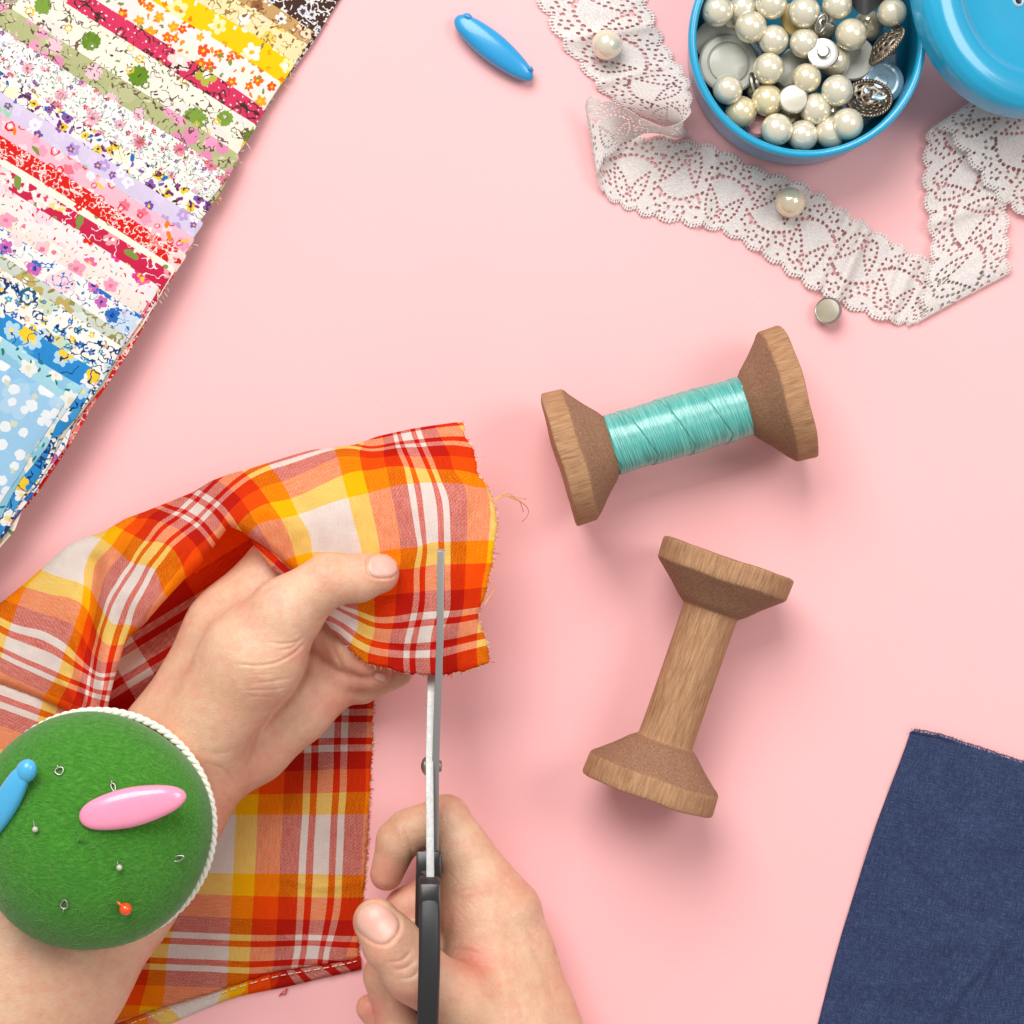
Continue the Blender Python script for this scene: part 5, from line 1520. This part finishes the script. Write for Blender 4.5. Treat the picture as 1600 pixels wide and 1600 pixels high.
def pin(label, x, y, kind):
    h, n = on_cushion(x, y)
    root = empty('sewing_pin', h)
    g = 'pins and needles stuck in the pincushion'
    tag(root, label, 'pin', g)
    if kind in ('white', 'orange'):
        r = 4.4 if kind == 'white' else 9
        sp = lathe([(0, -1), (0.38, -0.92), (0.7, -0.7), (0.92, -0.38), (1, 0), (0.92, 0.38), (0.7, 0.7), (0.38, 0.92), (0, 1)], 20)
        c = h + n * (r + 3) * S
        mk('pin_head', [tuple(c + Vector(p) * r * S) for p in sp[0]], sp[1], MAT['shell'] if kind == 'white' else MAT['orange_glass'], parent=root)
        if kind == 'white':
            tv, tf = tube([tuple(c), tuple(h + Vector((-6, 12, -4)) * S), tuple(h + Vector((-12, 22, -12)) * S)], 0.8 * S, 6)
        else:
            tv, tf = tube([tuple(c), tuple(c + Vector((-6, 6, 3)) * S), tuple(c + Vector((-11, 11, 5)) * S)], [5 * S, 2.2 * S, 1.5 * S], 8)
        mk('pin_shaft', tv, tf, MAT['steel'] if kind == 'white' else MAT['orange_glass'], parent=root)
    else:
        w, hgt, ang = kind
        c = h + n * 3 * S
        d = Vector((math.cos(ang), math.sin(ang), 0)); e = Vector((-d.y, d.x, 0))
        pts = []
        for i in range(25):
            a = 2 * math.pi * i / 24
            pts.append(tuple(c + (d * math.cos(a) * hgt + e * math.sin(a) * w * (1 - 0.35 * math.cos(a))) * S + n * 1.5 * math.cos(a) * S))
        tv, tf = tube(pts, 1.15 * S, 7, cap=False)
        mk('needle_eye', tv, tf, MAT['steel_dark'], parent=root)
        tv, tf = tube([tuple(c - d * hgt * S), tuple(c - d * (hgt + 8) * S - n * 6 * S)], 1.0 * S, 6)
        mk('needle_shaft', tv, tf, MAT['steel_dark'], parent=root)
    return root


pin('round wire loop of a pin in the upper left of the pincushion', 94, 1206, (5.8, 5.8, -1.2))
pin('dark bent wire loop beside the pink clip on the pincushion', 177, 1231, (2.8, 6.0, -1.3))
pin('pale bead headed pin near the blue clip on the pincushion', 58, 1296, 'white')
pin('pale bead headed pin below the pink clip on the pincushion', 186, 1353, 'white')
pin('slanted needle eye near the right rim of the pincushion', 277, 1340, (3.6, 7.5, 0.35))
pin('upright needle eye low on the pincushion', 101, 1411, (4.6, 7.0, 1.4))
pin('orange glass headed pin low on the pincushion', 194, 1413, 'orange')


# ------------------------------------------------------------------ wooden spools
def spool_profile():
    # z along the axis from -190 to 190
    half = [(0, 190), (12, 190), (99, 190), (103.5, 188.5), (104.5, 186), (103, 158), (101.5, 155.5), (99, 153), (72, 130), (54, 112.5), (45, 106), (43, 103.5), (42.3, 70), (42, 0)]
    return half + [(r, -z) for r, z in reversed(half[:-1])]


def fin_profile(p, per=5):
    out = []
    for (a, b) in zip(p[:-1], p[1:]):
        for i in range(per):
            out.append((a[0] + (b[0] - a[0]) * i / per, a[1] + (b[1] - a[1]) * i / per))
    return out + [p[-1]]


def make_spool_mesh():
    prof = fin_profile(spool_profile(), 4)
    v, f = lathe(prof, 128)
    v = np.array(v)
    r = np.linalg.norm(v[:, :2], axis=1)
    zz = np.abs(v[:, 2])
    # slightly hand-turned: rims are not quite even
    a = np.arctan2(v[:, 1], v[:, 0])
    v[:, 2] += np.sign(v[:, 2]) * np.where((zz > 150) & (r > 60), 1.0 * np.sin(a * 3) + 0.7 * np.sin(a * 7 + 1), 0)
    me = mesh_data('spool_body', v * S, f, MAT['wood'], sharp=38)
    at = me.attributes.new('endgrain', 'FLOAT', 'POINT')
    eg = np.clip((zz - 104) / 3, 0, 1) * np.clip((157.5 - zz) / 3, 0, 1)
    at.data.foreach_set('value', eg)
    return me


SP_ME = make_spool_mesh()


def axis_rot(x0, y0, x1, y1, roll=0.0):
    d = Vector((x1 - x0, -(y1 - y0), 0)).normalized()
    q = d.to_track_quat('Z', 'Y').to_matrix().to_4x4() @ Matrix.Rotation(roll, 4, 'Z')
    return q


def put_spool(label, x0, y0, x1, y1, roll):
    root = empty('thread_spool', V((x0 + x1) / 2, (y0 + y1) / 2, 104.6))
    root.rotation_euler = axis_rot(x0, y0, x1, y1, roll).to_euler()
    tag(root, label, 'spool', 'wooden spools')
    link('spool_body', SP_ME, parent=root)
    return root


sp1 = put_spool('wooden spool wound with turquoise thread', 877, 718, 1243, 612, 0.4)
sp2 = put_spool('bare wooden spool with no thread', 1012, 1238, 1138, 875, 1.9)
# thread winding: bumpy cylinder of crossing helices (profile varies with turn)
nz, na = 420, 160
zz = np.linspace(-107, 107, nz); aa = np.linspace(0, 2 * math.pi, na, endpoint=False)
Zg, Ag = np.meshgrid(zz, aa, indexing='ij')
def tri(x): return 0.5 + 0.5 * np.cos(2 * np.pi * x)
# crossing layers of turns: each band is laid over the next one and ends in a slanting step
SL = 58.0
lay = (Zg + 101 + SL * 0.9 * np.abs(((Ag / math.pi + 0.35) % 2) - 1)) / SL
frac = lay - np.floor(lay)
Rg = 45.8 + 1.6 * (1 - frac) - 1.3 * np.exp(-(frac / 0.02) ** 2) - 0.6 * np.exp(-((1 - frac) / 0.02) ** 2) + 0.3 * np.sin(Zg / 9.0 + 2 * Ag)
Rg += 0.9 * np.sin(Zg / 26.0 + 1.2)
Rg -= 2.0 * np.clip((np.abs(Zg) - 105) / 2, 0, 1)
Rg += 0.8
Ut = Zg + SL * 0.25 * np.abs(((Ag / math.pi + 0.35) % 2) - 1) + 17.3 * np.floor(lay)
UVt = np.stack([Ut, Ag * 46.0], -1).reshape(-1, 2)
v = np.stack([Rg * np.cos(Ag), Rg * np.sin(Ag), Zg], -1).reshape(-1, 3) * S
f = []
for i in range(nz - 1):
    for j in range(na):
        l = (j + 1) % na
        f.append((i * na + j, i * na + l, (i + 1) * na + l, (i + 1) * na + j))
tm = mesh_data('thread_winding', v, f, MAT['thread'], uv=UVt)
link('thread_winding', tm, parent=sp1)


# ------------------------------------------------------------------ lace ribbon
LA = [(795, -80, 3), (862, 50, 3), (905, 106, 3), (942, 148, 3), (985, 174, 3), (1030, 192, 3), (1074, 203, 3), (1060, 215, 3), (1020, 208, 6), (986, 219, 14), (957, 240, 24), (935, 268, 28), (937, 293, 14), (958, 318, 4),
      (1010, 341, 3), (1080, 356, 3), (1130, 367, 4), (1190, 402, 3), (1262, 451, 6), (1330, 486, 3), (1400, 508, 4), (1434, 503, 8), (1437, 466, 14), (1452, 395, 12), (1440, 290, 9), (1446, 212, 14), (1469, 203, 26), (1512, 253, 24), (1548, 303, 20), (1592, 336, 14), (1650, 372, 6)]
LB = [(985, -80, 3), (1030, 38, 3), (1052, 83, 8), (1076, 118, 44), (1082, 150, 86), (1079, 177, 104), (1062, 192, 112), (1036, 198, 112), (1004, 185, 105), (974, 166, 88), (945, 155, 66), (916, 151, 44), (921, 182, 16), (962, 204, 4),
      (1058, 214, 3), (1120, 227, 4), (1186, 261, 4), (1256, 284, 5), (1330, 331, 10), (1392, 370, 6), (1452, 402, 3), (1576, 427, 5), (1578, 402, 13), (1578, 335, 12), (1566, 228, 8), (1560, 150, 10), (1590, 110, 22), (1626, 156, 20), (1664, 206, 16), (1700, 266, 10), (1745, 300, 6)]


def lace_mask(nl, nw, cell, Wd, Ltot):
    """True where there is fabric; rows along the length, columns across"""
    l = (np.arange(nl) + 0.5) * cell; w = (np.arange(nw) + 0.5) * Wd / nw
    Lg, Wg = np.meshgrid(l, w, indexing='ij')
    m = np.ones((nl, nw), bool)
    P1 = 37.0
    for side in (0, 1):
        d = Wg if side == 0 else Wd - Wg
        sh = np.abs(np.sin(np.pi * (Lg + side * 11) / P1)) ** 0.7
        edge = 8.5 * (1 - sh)
        pic = 2.4 * (np.sin(2 * np.pi * Lg / 5.2) > 0.1)
        dd = d - edge
        m &= dd > pic
        # picot slots under the edge
        m &= ~((dd > 3.6) & (dd < 6.2) & (np.sin(2 * np.pi * Lg / 5.2) > 0.35))
    holes = []
    REP = 152.0
    def dots(pts, size=4.3, gap=7.3, closed=False):
        P = np.asarray(pts, float)
        if closed: P = np.concatenate([P, P[:1]])
        sl = np.concatenate([[0], np.cumsum(np.linalg.norm(np.diff(P, axis=0), axis=1))])
        n = max(2, int(sl[-1] / gap))
        for q in np.linspace(0, sl[-1], n, endpoint=not closed):
            x = np.interp(q, sl, P[:, 0]); y = np.interp(q, sl, P[:, 1])
            holes.append((x, y, size))
    def drop(cx, cy, ln, wd, ang, **k):
        th = np.linspace(0, 2 * math.pi, 40)
        x = ln / 2 * np.cos(th); y = wd / 2 * np.sin(th) * np.sin(th / 2) ** 1.1
        c, s = math.cos(ang), math.sin(ang)
        dots(np.stack([cx + x * c - y * s, cy + x * s + y * c], 1), closed=True, **k)
    def arc(cx, cy, r, a0, a1, **k):
        th = np.linspace(a0, a1, 24)
        dots(np.stack([cx + r * np.cos(th), cy + r * np.sin(th)], 1), **k)
    mid = Wd / 2
    nrep = int(Ltot / REP) + 2
    for i in range(-1, nrep):
        x0 = i * REP
        for flip in (0, 1):
            X = x0 + flip * REP / 2
            Y = (lambda w: w) if flip == 0 else (lambda w: Wd - w)
            sg = 1 if flip == 0 else -1
            # vine swinging from border to border
            xs = np.linspace(0, REP / 2, 24)
            dots(np.stack([X + xs, np.array([Y(mid + 10 + 17 * math.sin(math.pi * q / (REP / 2))) for q in xs])], 1), size=5.2, gap=7.6)
            # a pair of dotted paisley leaves in the wide lobe, each with a seed line
            for (dx, dy, ln, wd, an) in ((18, 43, 52, 27, 1.98), (54, 42, 50, 26, 1.22)):
                drop(X + dx, Y(dy), ln, wd, sg * an, size=4.6, gap=6.9)
                c, q = math.cos(an), math.sin(an)
                dots([(X + dx - 12 * c, Y(dy - 12 * q)), (X + dx + 3 * c, Y(dy + 3 * q))], size=4.2, gap=5.6)
            dots([(X + 36, Y(14)), (X + 36, Y(36))], size=4.4, gap=7)
            dots([(X + 1, Y(16)), (X + 1, Y(30))], size=4.4, gap=7)
            # small ring flowers on the narrow side of the vine
            arc(X + 8, Y(Wd - 38), 8, 0, 6.0, size=4.6, gap=7.2)
            arc(X + 27, Y(Wd - 20), 7, 0.5, 6.4, size=4.2, gap=6.8)
            arc(X + 50, Y(Wd - 20), 7, 0, 5.9, size=4.2, gap=6.8)
            arc(X + 68, Y(Wd - 36), 8, 1.0, 6.6, size=4.6, gap=7.2)
            dots([(X + 14, Y(Wd - 22)), (X + 3, Y(Wd - 14))], size=4.4, gap=7)
    for hx, hy, sz in holes:
        i0, i1 = int((hx - sz) / cell), int((hx + sz) / cell) + 1
        j0, j1 = int((hy - sz) / (Wd / nw)), int((hy + sz) / (Wd / nw)) + 1
        i0, j0 = max(i0, 0), max(j0, 0)
        if i0 >= nl or i1 <= 0 or j0 >= nw or j1 <= 0: continue
        a = np.abs(Lg[i0:i1, j0:j1] - hx); b = np.abs(Wg[i0:i1, j0:j1] - hy)
        m[i0:i1, j0:j1] &= ~((a + b < sz * 0.74) & (np.maximum(a, b) < sz * 0.50))
    return m


NS = 2600
ta = spline(LA, NS); tb_ = spline(LB, NS)
# common parameter: use control index for both so pairs stay together
def by_index(ctrl, q):
    P = np.asarray(ctrl, float)
    n = len(P)
    m = np.zeros_like(P)
    m[1:-1] = (P[2:] - P[:-2]) / 2; m[0] = P[1] - P[0]; m[-1] = P[-1] - P[-2]
    # limit overshoot at uneven spacing
    for i in range(1, n - 1):
        a, b = np.linalg.norm(P[i] - P[i - 1]), np.linalg.norm(P[i + 1] - P[i])
        L = np.linalg.norm(m[i])
        lim = 1.5 * min(a, b)
        if L > lim: m[i] *= lim / L
    i = np.clip(q.astype(int), 0, n - 2); s = (q - i)[:, None]
    return (2 * s**3 - 3 * s**2 + 1) * P[i] + (s**3 - 2 * s**2 + s) * m[i] + (-2 * s**3 + 3 * s**2) * P[i + 1] + (s**3 - s**2) * m[i + 1]
q = np.linspace(0, len(LA) - 1, 4000)
A0, B0 = by_index(LA, q), by_index(LB, q)
mid = (A0 + B0) / 2
# pattern length: mean of both borders and the centre
sl = np.concatenate([[0], np.cumsum((np.linalg.norm(np.diff(A0, axis=0), axis=1) + np.linalg.norm(np.diff(B0, axis=0), axis=1) + np.linalg.norm(np.diff(mid, axis=0), axis=1)) / 3)])
cell = 1.2
nl = int(sl[-1] / cell)
qq = np.interp(np.arange(nl + 1) * cell, sl, q)
A1, B1 = by_index(LA, qq), by_index(LB, qq)
WD = 124.0; nw = 104
mask = lace_mask(nl, nw, cell, WD, sl[-1])
wv = np.linspace(0, 1, nw + 1)
G = A1[:, None] * (1 - wv)[None, :, None] + B1[:, None] * wv[None, :, None]
# gentle waviness, cross bow and a crossways pucker
ll = np.arange(nl + 1) * cell
und = 1.1 * np.sin(ll / 21.0)[:, None] * np.sin(np.pi * wv)[None] + 1.8 * np.exp(-((ll - sl[-1] * 0.62) / 9) ** 2)[:, None] * 4
edgew = 1.6 * np.sin(ll / 11.0)[:, None] * (np.abs(wv - 0.5) * 2)[None] ** 3
for fx, fy, amp, wd_ in ((1330, 410, 13, 11), (1300, 395, 6, 8), (1215, 330, 6, 12), (1110, 290, 5, 10), (1500, 330, 7, 12), (930, 60, 6, 12), (985, 120, 5, 10), (1390, 440, 5, 9)):
    cxy = (A1 + B1)[:, :2] / 2
    k0_ = int(np.argmin(np.hypot(cxy[:, 0] - fx, cxy[:, 1] - fy)))
    slant = ll[:, None] - ll[k0_] + 14 * (wv[None] - 0.5)
    G[:, :, 2] += amp * np.exp(-(slant / wd_) ** 2)
G[:, :, 2] += np.abs(und) + np.abs(edgew) * 0.8
XY = G.reshape(-1, 3)
Wv = VA(XY)
idx = np.arange((nl + 1) * (nw + 1)).reshape(nl + 1, nw + 1)
qd = np.stack([idx[:-1, :-1], idx[1:, :-1], idx[1:, 1:], idx[:-1, 1:]], -1)[mask]
used = np.unique(qd); remap = np.full(len(XY), -1); remap[used] = np.arange(len(used))
uvl = np.stack(np.meshgrid(ll, wv * WD, indexing='ij'), -1).reshape(-1, 2)
lace = mk('lace_ribbon', Wv[used], remap[qd], MAT['lace'], uv=uvl[used])
md = lace.modifiers.new('Solidify', 'SOLIDIFY'); md.thickness = 0.8 * S; md.offset = 0
tag(lace, 'off white cotton lace ribbon folded twice around the blue tin', 'lace')


# ------------------------------------------------------------------ pearls, studs and the tin
def pearl_mesh():
    prof = [(0, 0.965), (0.05, 0.97), (0.075, 0.992)]
    for i in range(3, 46):
        a = math.pi * i / 48
        prof.append((math.sin(a), math.cos(a)))
    prof += [(0.075, -0.992), (0.05, -0.97), (0, -0.965)]
    v, f = lathe(prof, 48)
    return mesh_data('pearl', np.array(v) * 23.6 * S, f, MAT['pearl'])


PM = pearl_mesh()


def pearl(label, x, y, z, s=1.0, group=None):
    o = link('pearl', PM, loc=V(x, y, z), rot=(rnd.uniform(0.6, 2.4), rnd.uniform(-1, 1), rnd.uniform(0, 6)))
    o.scale = (s, s, s)
    tag(o, label, 'pearl', group)
    return o


pearl('loose cream pearl on the lace at the top of its run', 948, 70, 28, 1.0)
pearl('loose cream pearl on the lace below the blue tin', 1235, 316, 29, 1.0)


def stud(label, x, y, z, tilt, az, r=22, cab=True, group=None, knob=False, face=None):
    """round button: metal cup with a flat cabochon, or a bare metal stud with a knob"""
    root = empty('button', V(x, y, z))
    root.rotation_euler = (Matrix.Rotation(az, 4, 'Z') @ Matrix.Rotation(tilt, 4, 'Y')).to_euler()
    tag(root, label, 'button', group)
    cup = lathe([(0, 0), (r * 0.75, 0), (r * 0.97, 2.5), (r, 6), (r * 0.99, 9), (r * 0.93, 10.5), (r * 0.88, 9.5), (0, 8.5)] if cab else [(0, 0), (r * 0.9, 0), (r, 3), (r * 0.94, 6), (r * 0.6, 7.5), (r * 0.5, 7), (r * 0.42, 8), (0, 8)], 48)
    link('button_cup', mesh_data('button_cup', np.array(cup[0]) * S, cup[1], MAT['silver'], sharp=50), parent=root)
    if cab:
        fc = lathe([(r * 0.885, 9.0), (r * 0.86, 9.9), (r * 0.8, 10.2), (0, 10.4)], 48)
        link('button_face', mesh_data('button_face', np.array(fc[0]) * S, fc[1], face or MAT['shell']), parent=root)
    if knob:
        kb = lathe([(r * 0.40, 7), (r * 0.40, 13), (r * 0.34, 15), (0, 15.5)], 8)
        link('button_knob', mesh_data('button_knob', np.array(kb[0]) * S, kb[1], MAT['silver'], sharp=20), parent=root)
    else:
        sh = lathe([(0, -9), (r * 0.24, -9), (r * 0.26, 0), (0, 0)], 20)
        link('button_shank', mesh_data('button_shank', np.array(sh[0]) * S, sh[1], MAT['steel'], sharp=40), parent=root)
    return root


stud('small silver button with grey shell face on the table beside the lace', 1296, 487, 15, 0.42, math.radians(165), 21.5, face=MAT['shell_grey'])

# ---- the tin
JH = 150
tin = empty('tin', V(1262, 60, 0))
jx, jy, _ = P3(1262, 60.5, JH)
tin.location = (jx * S, jy * S, 0)
tag(tin, 'round open blue tin filled with pearls and buttons', 'tin')
outer = [(0, 0), (150, 0), (164, 3), (170, 12), (171, 30), (171, 125), (173, 133), (177.5, 138), (179, 143), (178, 149), (174, 151.5), (168.5, 150), (166.5, 145), (166, 138)]
inner = [(166, 138), (165, 120), (164.5, 60), (161, 40), (150, 31), (0, 30)]
v, f = lathe(outer, 128)
link('tin_body', mesh_data('tin_body', np.array(v) * S, f, MAT['blue']), parent=tin)
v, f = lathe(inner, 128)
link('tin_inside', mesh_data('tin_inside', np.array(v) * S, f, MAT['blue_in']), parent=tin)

C4 = lambda x, y: (1060 + x / 2.963, y / 2.963)
GP = 'pearls in the blue tin'
PL = [(180, 50, 122, 'cream pearl against the upper left wall of the tin'), (300, 42, 104, 'cream pearl tucked behind two others at the upper left of the tin'),
      (335, 125, 124, 'cream pearl lying over the grey plastic caps in the tin'), (430, 18, 126, 'cream pearl at the top of the tin near its middle'),
      (440, 185, 116, 'cream pearl just above the middle left of the tin'), (582, 55, 128, 'large cream pearl sitting on the yellow disc'),
      (735, 22, 128, 'cream pearl beside the black strap in the tin'), (583, 200, 118, 'cream pearl left of the silver stud'),
      (800, 160, 126, 'cream pearl right of the small metal ring and stud'), (722, 280, 96, 'cream pearl half hidden under the silver stud'),
      (990, 60, 122, 'cream pearl against the right wall under the lid'), (418, 318, 122, 'cream pearl at the middle left of the tin'),
      (593, 362, 120, 'cream pearl with a visible drill hole above the shell button'), (735, 420, 126, 'cream pearl beside the lower bronze filigree button'),
      (228, 415, 122, 'cream pearl by the left wall next to the small tilted stud'), (290, 518, 104, 'cream pearl low down by the lower left wall'),
      (412, 465, 108, 'cream pearl left of the shell button'), (635, 505, 112, 'cream pearl right below the shell button'),
      (455, 600, 124, 'cream pearl at the bottom left in the tin'), (575, 628, 112, 'cream pearl at the bottom wall of the tin'),
      (705, 612, 108, 'cream pearl half hidden at the bottom right of the tin'), (782, 575, 126, 'cream pearl resting on the bottom right pearls')]
for x, y, z, lab in PL:
    pearl(lab, *C4(x, y), z, rnd.uniform(0.95, 1.05), GP)
# lower layer glimpsed through the gaps
for k, (x, y) in enumerate([(520, 560), (660, 130), (510, 440), (380, 400), (690, 520), (540, 290), (240, 100), (880, 120)]):
    pearl('cream pearl in the lower layer of the tin, mostly covered', *C4(x, y), 66, 1.0, GP)

GB = 'buttons in the blue tin'
def in_tin(name, label, cat, x, y, z, prof, mat, tilt=0.0, az=0.0, n=56, sharp=40, group=None, extra=None):
    root = empty(name, V(*C4(x, y), z))
    root.rotation_euler = (Matrix.Rotation(az, 4, 'Z') @ Matrix.Rotation(tilt, 4, 'Y')).to_euler()
    tag(root, label, cat, group)
    v, f = lathe(prof, n)
    link(name + '_body', mesh_data(name, np.array(v) * S, f, mat, sharp=sharp), parent=root)
    return root


stud('silver stud with a raised knob near the middle of the tin', *C4(668, 250), 128, 0.15, 2.0, 24, cab=False, group=GB, knob=True)
stud('round button with a flat white shell face among the pearls', *C4(532, 462), 118, 0.12, 2.6, 23, group=GB)
stud('small silver stud tilted on edge by the left pearls', *C4(340, 395), 92, 1.25, 0.2, 20, cab=False, group=GB, knob=True)
stud('small metal stud seen edge on above the silver stud', *C4(690, 122), 118, 1.2, 1.2, 12, cab=False, group=GB, knob=True)
cap = [(0, 0), (44, 0), (46, 3), (46, 9), (43, 11), (34, 10), (32, 7), (31, 7), (30, 10), (27, 11), (0, 11)]
in_tin('plastic_ring', 'large pale grey ringed disc against the left wall of the tin', 'disc', 228, 300, 78, cap, MAT['milk'], 0.12, 0.4)
in_tin('plastic_disc', 'off white disc under the upper left pearls in the tin', 'disc', 175, 190, 72, [(0, 0), (32, 0), (34, 4), (32, 8), (0, 9)], MAT['shell'], -0.2, 0.9)
in_tin('plastic_disc', 'pale grey disc half hidden in the middle of the tin', 'disc', 520, 335, 84, [(0, 0), (27, 0), (29, 4), (27, 8), (0, 9)], MAT['milk'], 0.2, 0.2)
in_tin('plastic_disc', 'pale grey disc under the pearls right of the stud', 'disc', 800, 270, 76, [(0, 0), (34, 0), (36, 4), (34, 8), (0, 9)], MAT['milk'], 0.1, 2.0)
in_tin('snap_button', 'shiny pale blue ringed snap leaning on the right wall of the tin', 'snap', 940, 385, 84, [(0, 8), (10, 8), (12, 4), (20, 5), (24, 9), (28, 9), (33, 3), (34, 0), (0, 0)], MAT['clear'], 0.35, 2.8)
in_tin('plastic_disc', 'yellow disc under the large pearl at the top of the tin', 'disc', 555, 92, 92, [(0, 0), (27, 0), (28, 3), (26, 6), (0, 7)], MAT['yellowish'], 0.1, 0.0)
in_tin('plastic_disc', 'rose pink disc at the lower left in the tin', 'disc', 360, 585, 82, [(0, 0), (16, 0), (18, 4), (14, 9), (0, 10)], MAT['rose'], 0.2, 0.5)
rg = tube([tuple(np.array([9 * math.cos(a), 14 * math.sin(a), 0]) * S) for a in np.linspace(0, 2 * math.pi, 33)], 2.4 * S, 8, cap=False)
ro = link('metal_ring', mesh_data('metal_ring', rg[0], rg[1], MAT['silver']), loc=V(*C4(662, 108), 132), rot=(0.5, 0.6, 0))
tag(ro, 'small silver ring beside the metal stud in the tin', 'ring')


def filigree(label, x, y, z, rx, ry, rz, sx=1.0):
    """domed openwork button: strips and rings with real gaps, twisted rim and a shank plate"""
    root = empty('filigree_button', V(*C4(x, y), z), (rx, ry, rz))
    tag(root, label, 'button', GB)
    Rr, H = 34.0, 15.0
    nr, na = 16, 48
    vs, fs = [], []
    for i in range(nr + 1):
        r = Rr * i / nr
        h = H * (1 - (r / Rr) ** 2)
        for k in range(na):
            a = 2 * math.pi * k / na
            vs.append((r * math.cos(a), r * math.sin(a), h))
    for i in range(nr):
        for k in range(na):
            if i in (5, 6, 9, 10, 13) and (k + (i // 4) * 2) % 4 in (1, 2): continue
            l = (k + 1) % na
            fs.append((i * na + k, i * na + l, (i + 1) * na + l, (i + 1) * na + k))
    d = link('filigree_dome', mesh_data('filigree_dome', np.array(vs) * S, fs, MAT['bronze']), parent=root)
    md = d.modifiers.new('Solidify', 'SOLIDIFY'); md.thickness = 2.0 * S
    rim = []
    for ph in (0, math.pi):
        pts = [((Rr + 1.6 * math.cos(w)) * math.cos(t), (Rr + 1.6 * math.cos(w)) * math.sin(t), 1.6 * math.sin(w)) for t, w in ((2 * math.pi * i / 320, 2 * math.pi * 22 * i / 320 + ph) for i in range(321))]
        rim.append(tube(np.array(pts) * S, 1.7 * S, 6, cap=False))
    v, f = join(rim)
    link('twisted_rim', mesh_data('twisted_rim', v, f, MAT['bronze']), parent=root)
    ring = [(0 + 7 * math.cos(a), 0, -6 + 9 * math.sin(a)) for a in np.linspace(0, 2 * math.pi, 25)]
    v, f = tube(np.array(ring) * S, 2.6 * S, 8, cap=False)
    link('button_shank', mesh_data('button_shank', v, f, MAT['bronze']), parent=root)
    return root


filigree('bronze filigree button standing on edge at the upper right of the tin', 965, 215, 124, math.radians(-62), math.radians(-52), 0.5)
filigree('bronze filigree button showing its hollow back at the lower right of the tin', 880, 455, 104, math.radians(180 - 22), math.radians(20), 0.8)
# black strap loop
sv = spline([(790, -40, 112), (830, 10, 126), (866, 26, 132), (905, 0, 126), (950, -40, 112)], 40)
vs, fs = [], []
for i, p in enumerate(sv):
    for j, (oy, oz) in enumerate(((-46, 0), (46, 0), (46, -5), (-46, -5))):
        x, y = C4(p[0], p[1] + oy)
        vs.append(V(x, y, p[2] + oz))
for i in range(len(sv) - 1):
    for j in range(4):
        l = (j + 1) % 4
        fs.append((i * 4 + j, i * 4 + l, (i + 1) * 4 + l, (i + 1) * 4 + j))
tag(mk('black_strap', vs, fs, MAT['webbing'], sharp=40), 'black webbing strap at the top of the tin', 'strap')

# ---- the lid leaning on the rim of the tin
lid = empty('tin_cover', V(1608, -8, 0))
LR = 188
th = math.radians(20)
tag(lid, 'round blue tin lid with a small hole leaning against the tin', 'lid')
lp = [(0, 40), (8, 40), (112, 40), (120, 41.5), (126, 46), (134, 50), (150, 50.5), (166, 48), (178, 42), (185, 33), (187, 24), (188, 6), (187.5, 0), (184, 0), (183, 22), (160, 40), (0, 34)]
lp2 = []
for a, b in zip(lp[:-1], lp[1:]):
    for i in range(3): lp2.append((a[0] + (b[0] - a[0]) * i / 3, a[1] + (b[1] - a[1]) * i / 3))
lp2.append(lp[-1])
v, f = lathe(lp2, 144)
lo_ = link('lid_body', mesh_data('lid_body', np.array(v) * S, f, MAT['blue'], sharp=60), parent=lid)
lc = Vector(V(1592, -8, 118))
lid.location = (lc.x, lc.y, lc.z)
lid.rotation_euler = (0, th, 0)
hp = Vector(((1580 - 1606) * S, (-(12 + 6)) * S, 0))
rr = lathe([(5.4, 40.2), (6.2, 42.2), (8.2, 42.6), (10, 41.2), (10.5, 40.2)], 24)
link('hole_rim', mesh_data('hole_rim', np.array(rr[0]) * S, rr[1], MAT['clear']), parent=lid, loc=(hp.x, hp.y, 0))
rr = lathe([(5.6, 41.4), (4, 41.0), (0, 40.9)], 24)  # black disc on the uncut lid, painted as the shade inside the hole
link('hole_shade_disc', mesh_data('hole_shade_disc', np.array(rr[0]) * S, rr[1], MAT['black_gloss']), parent=lid, loc=(hp.x, hp.y, 0))
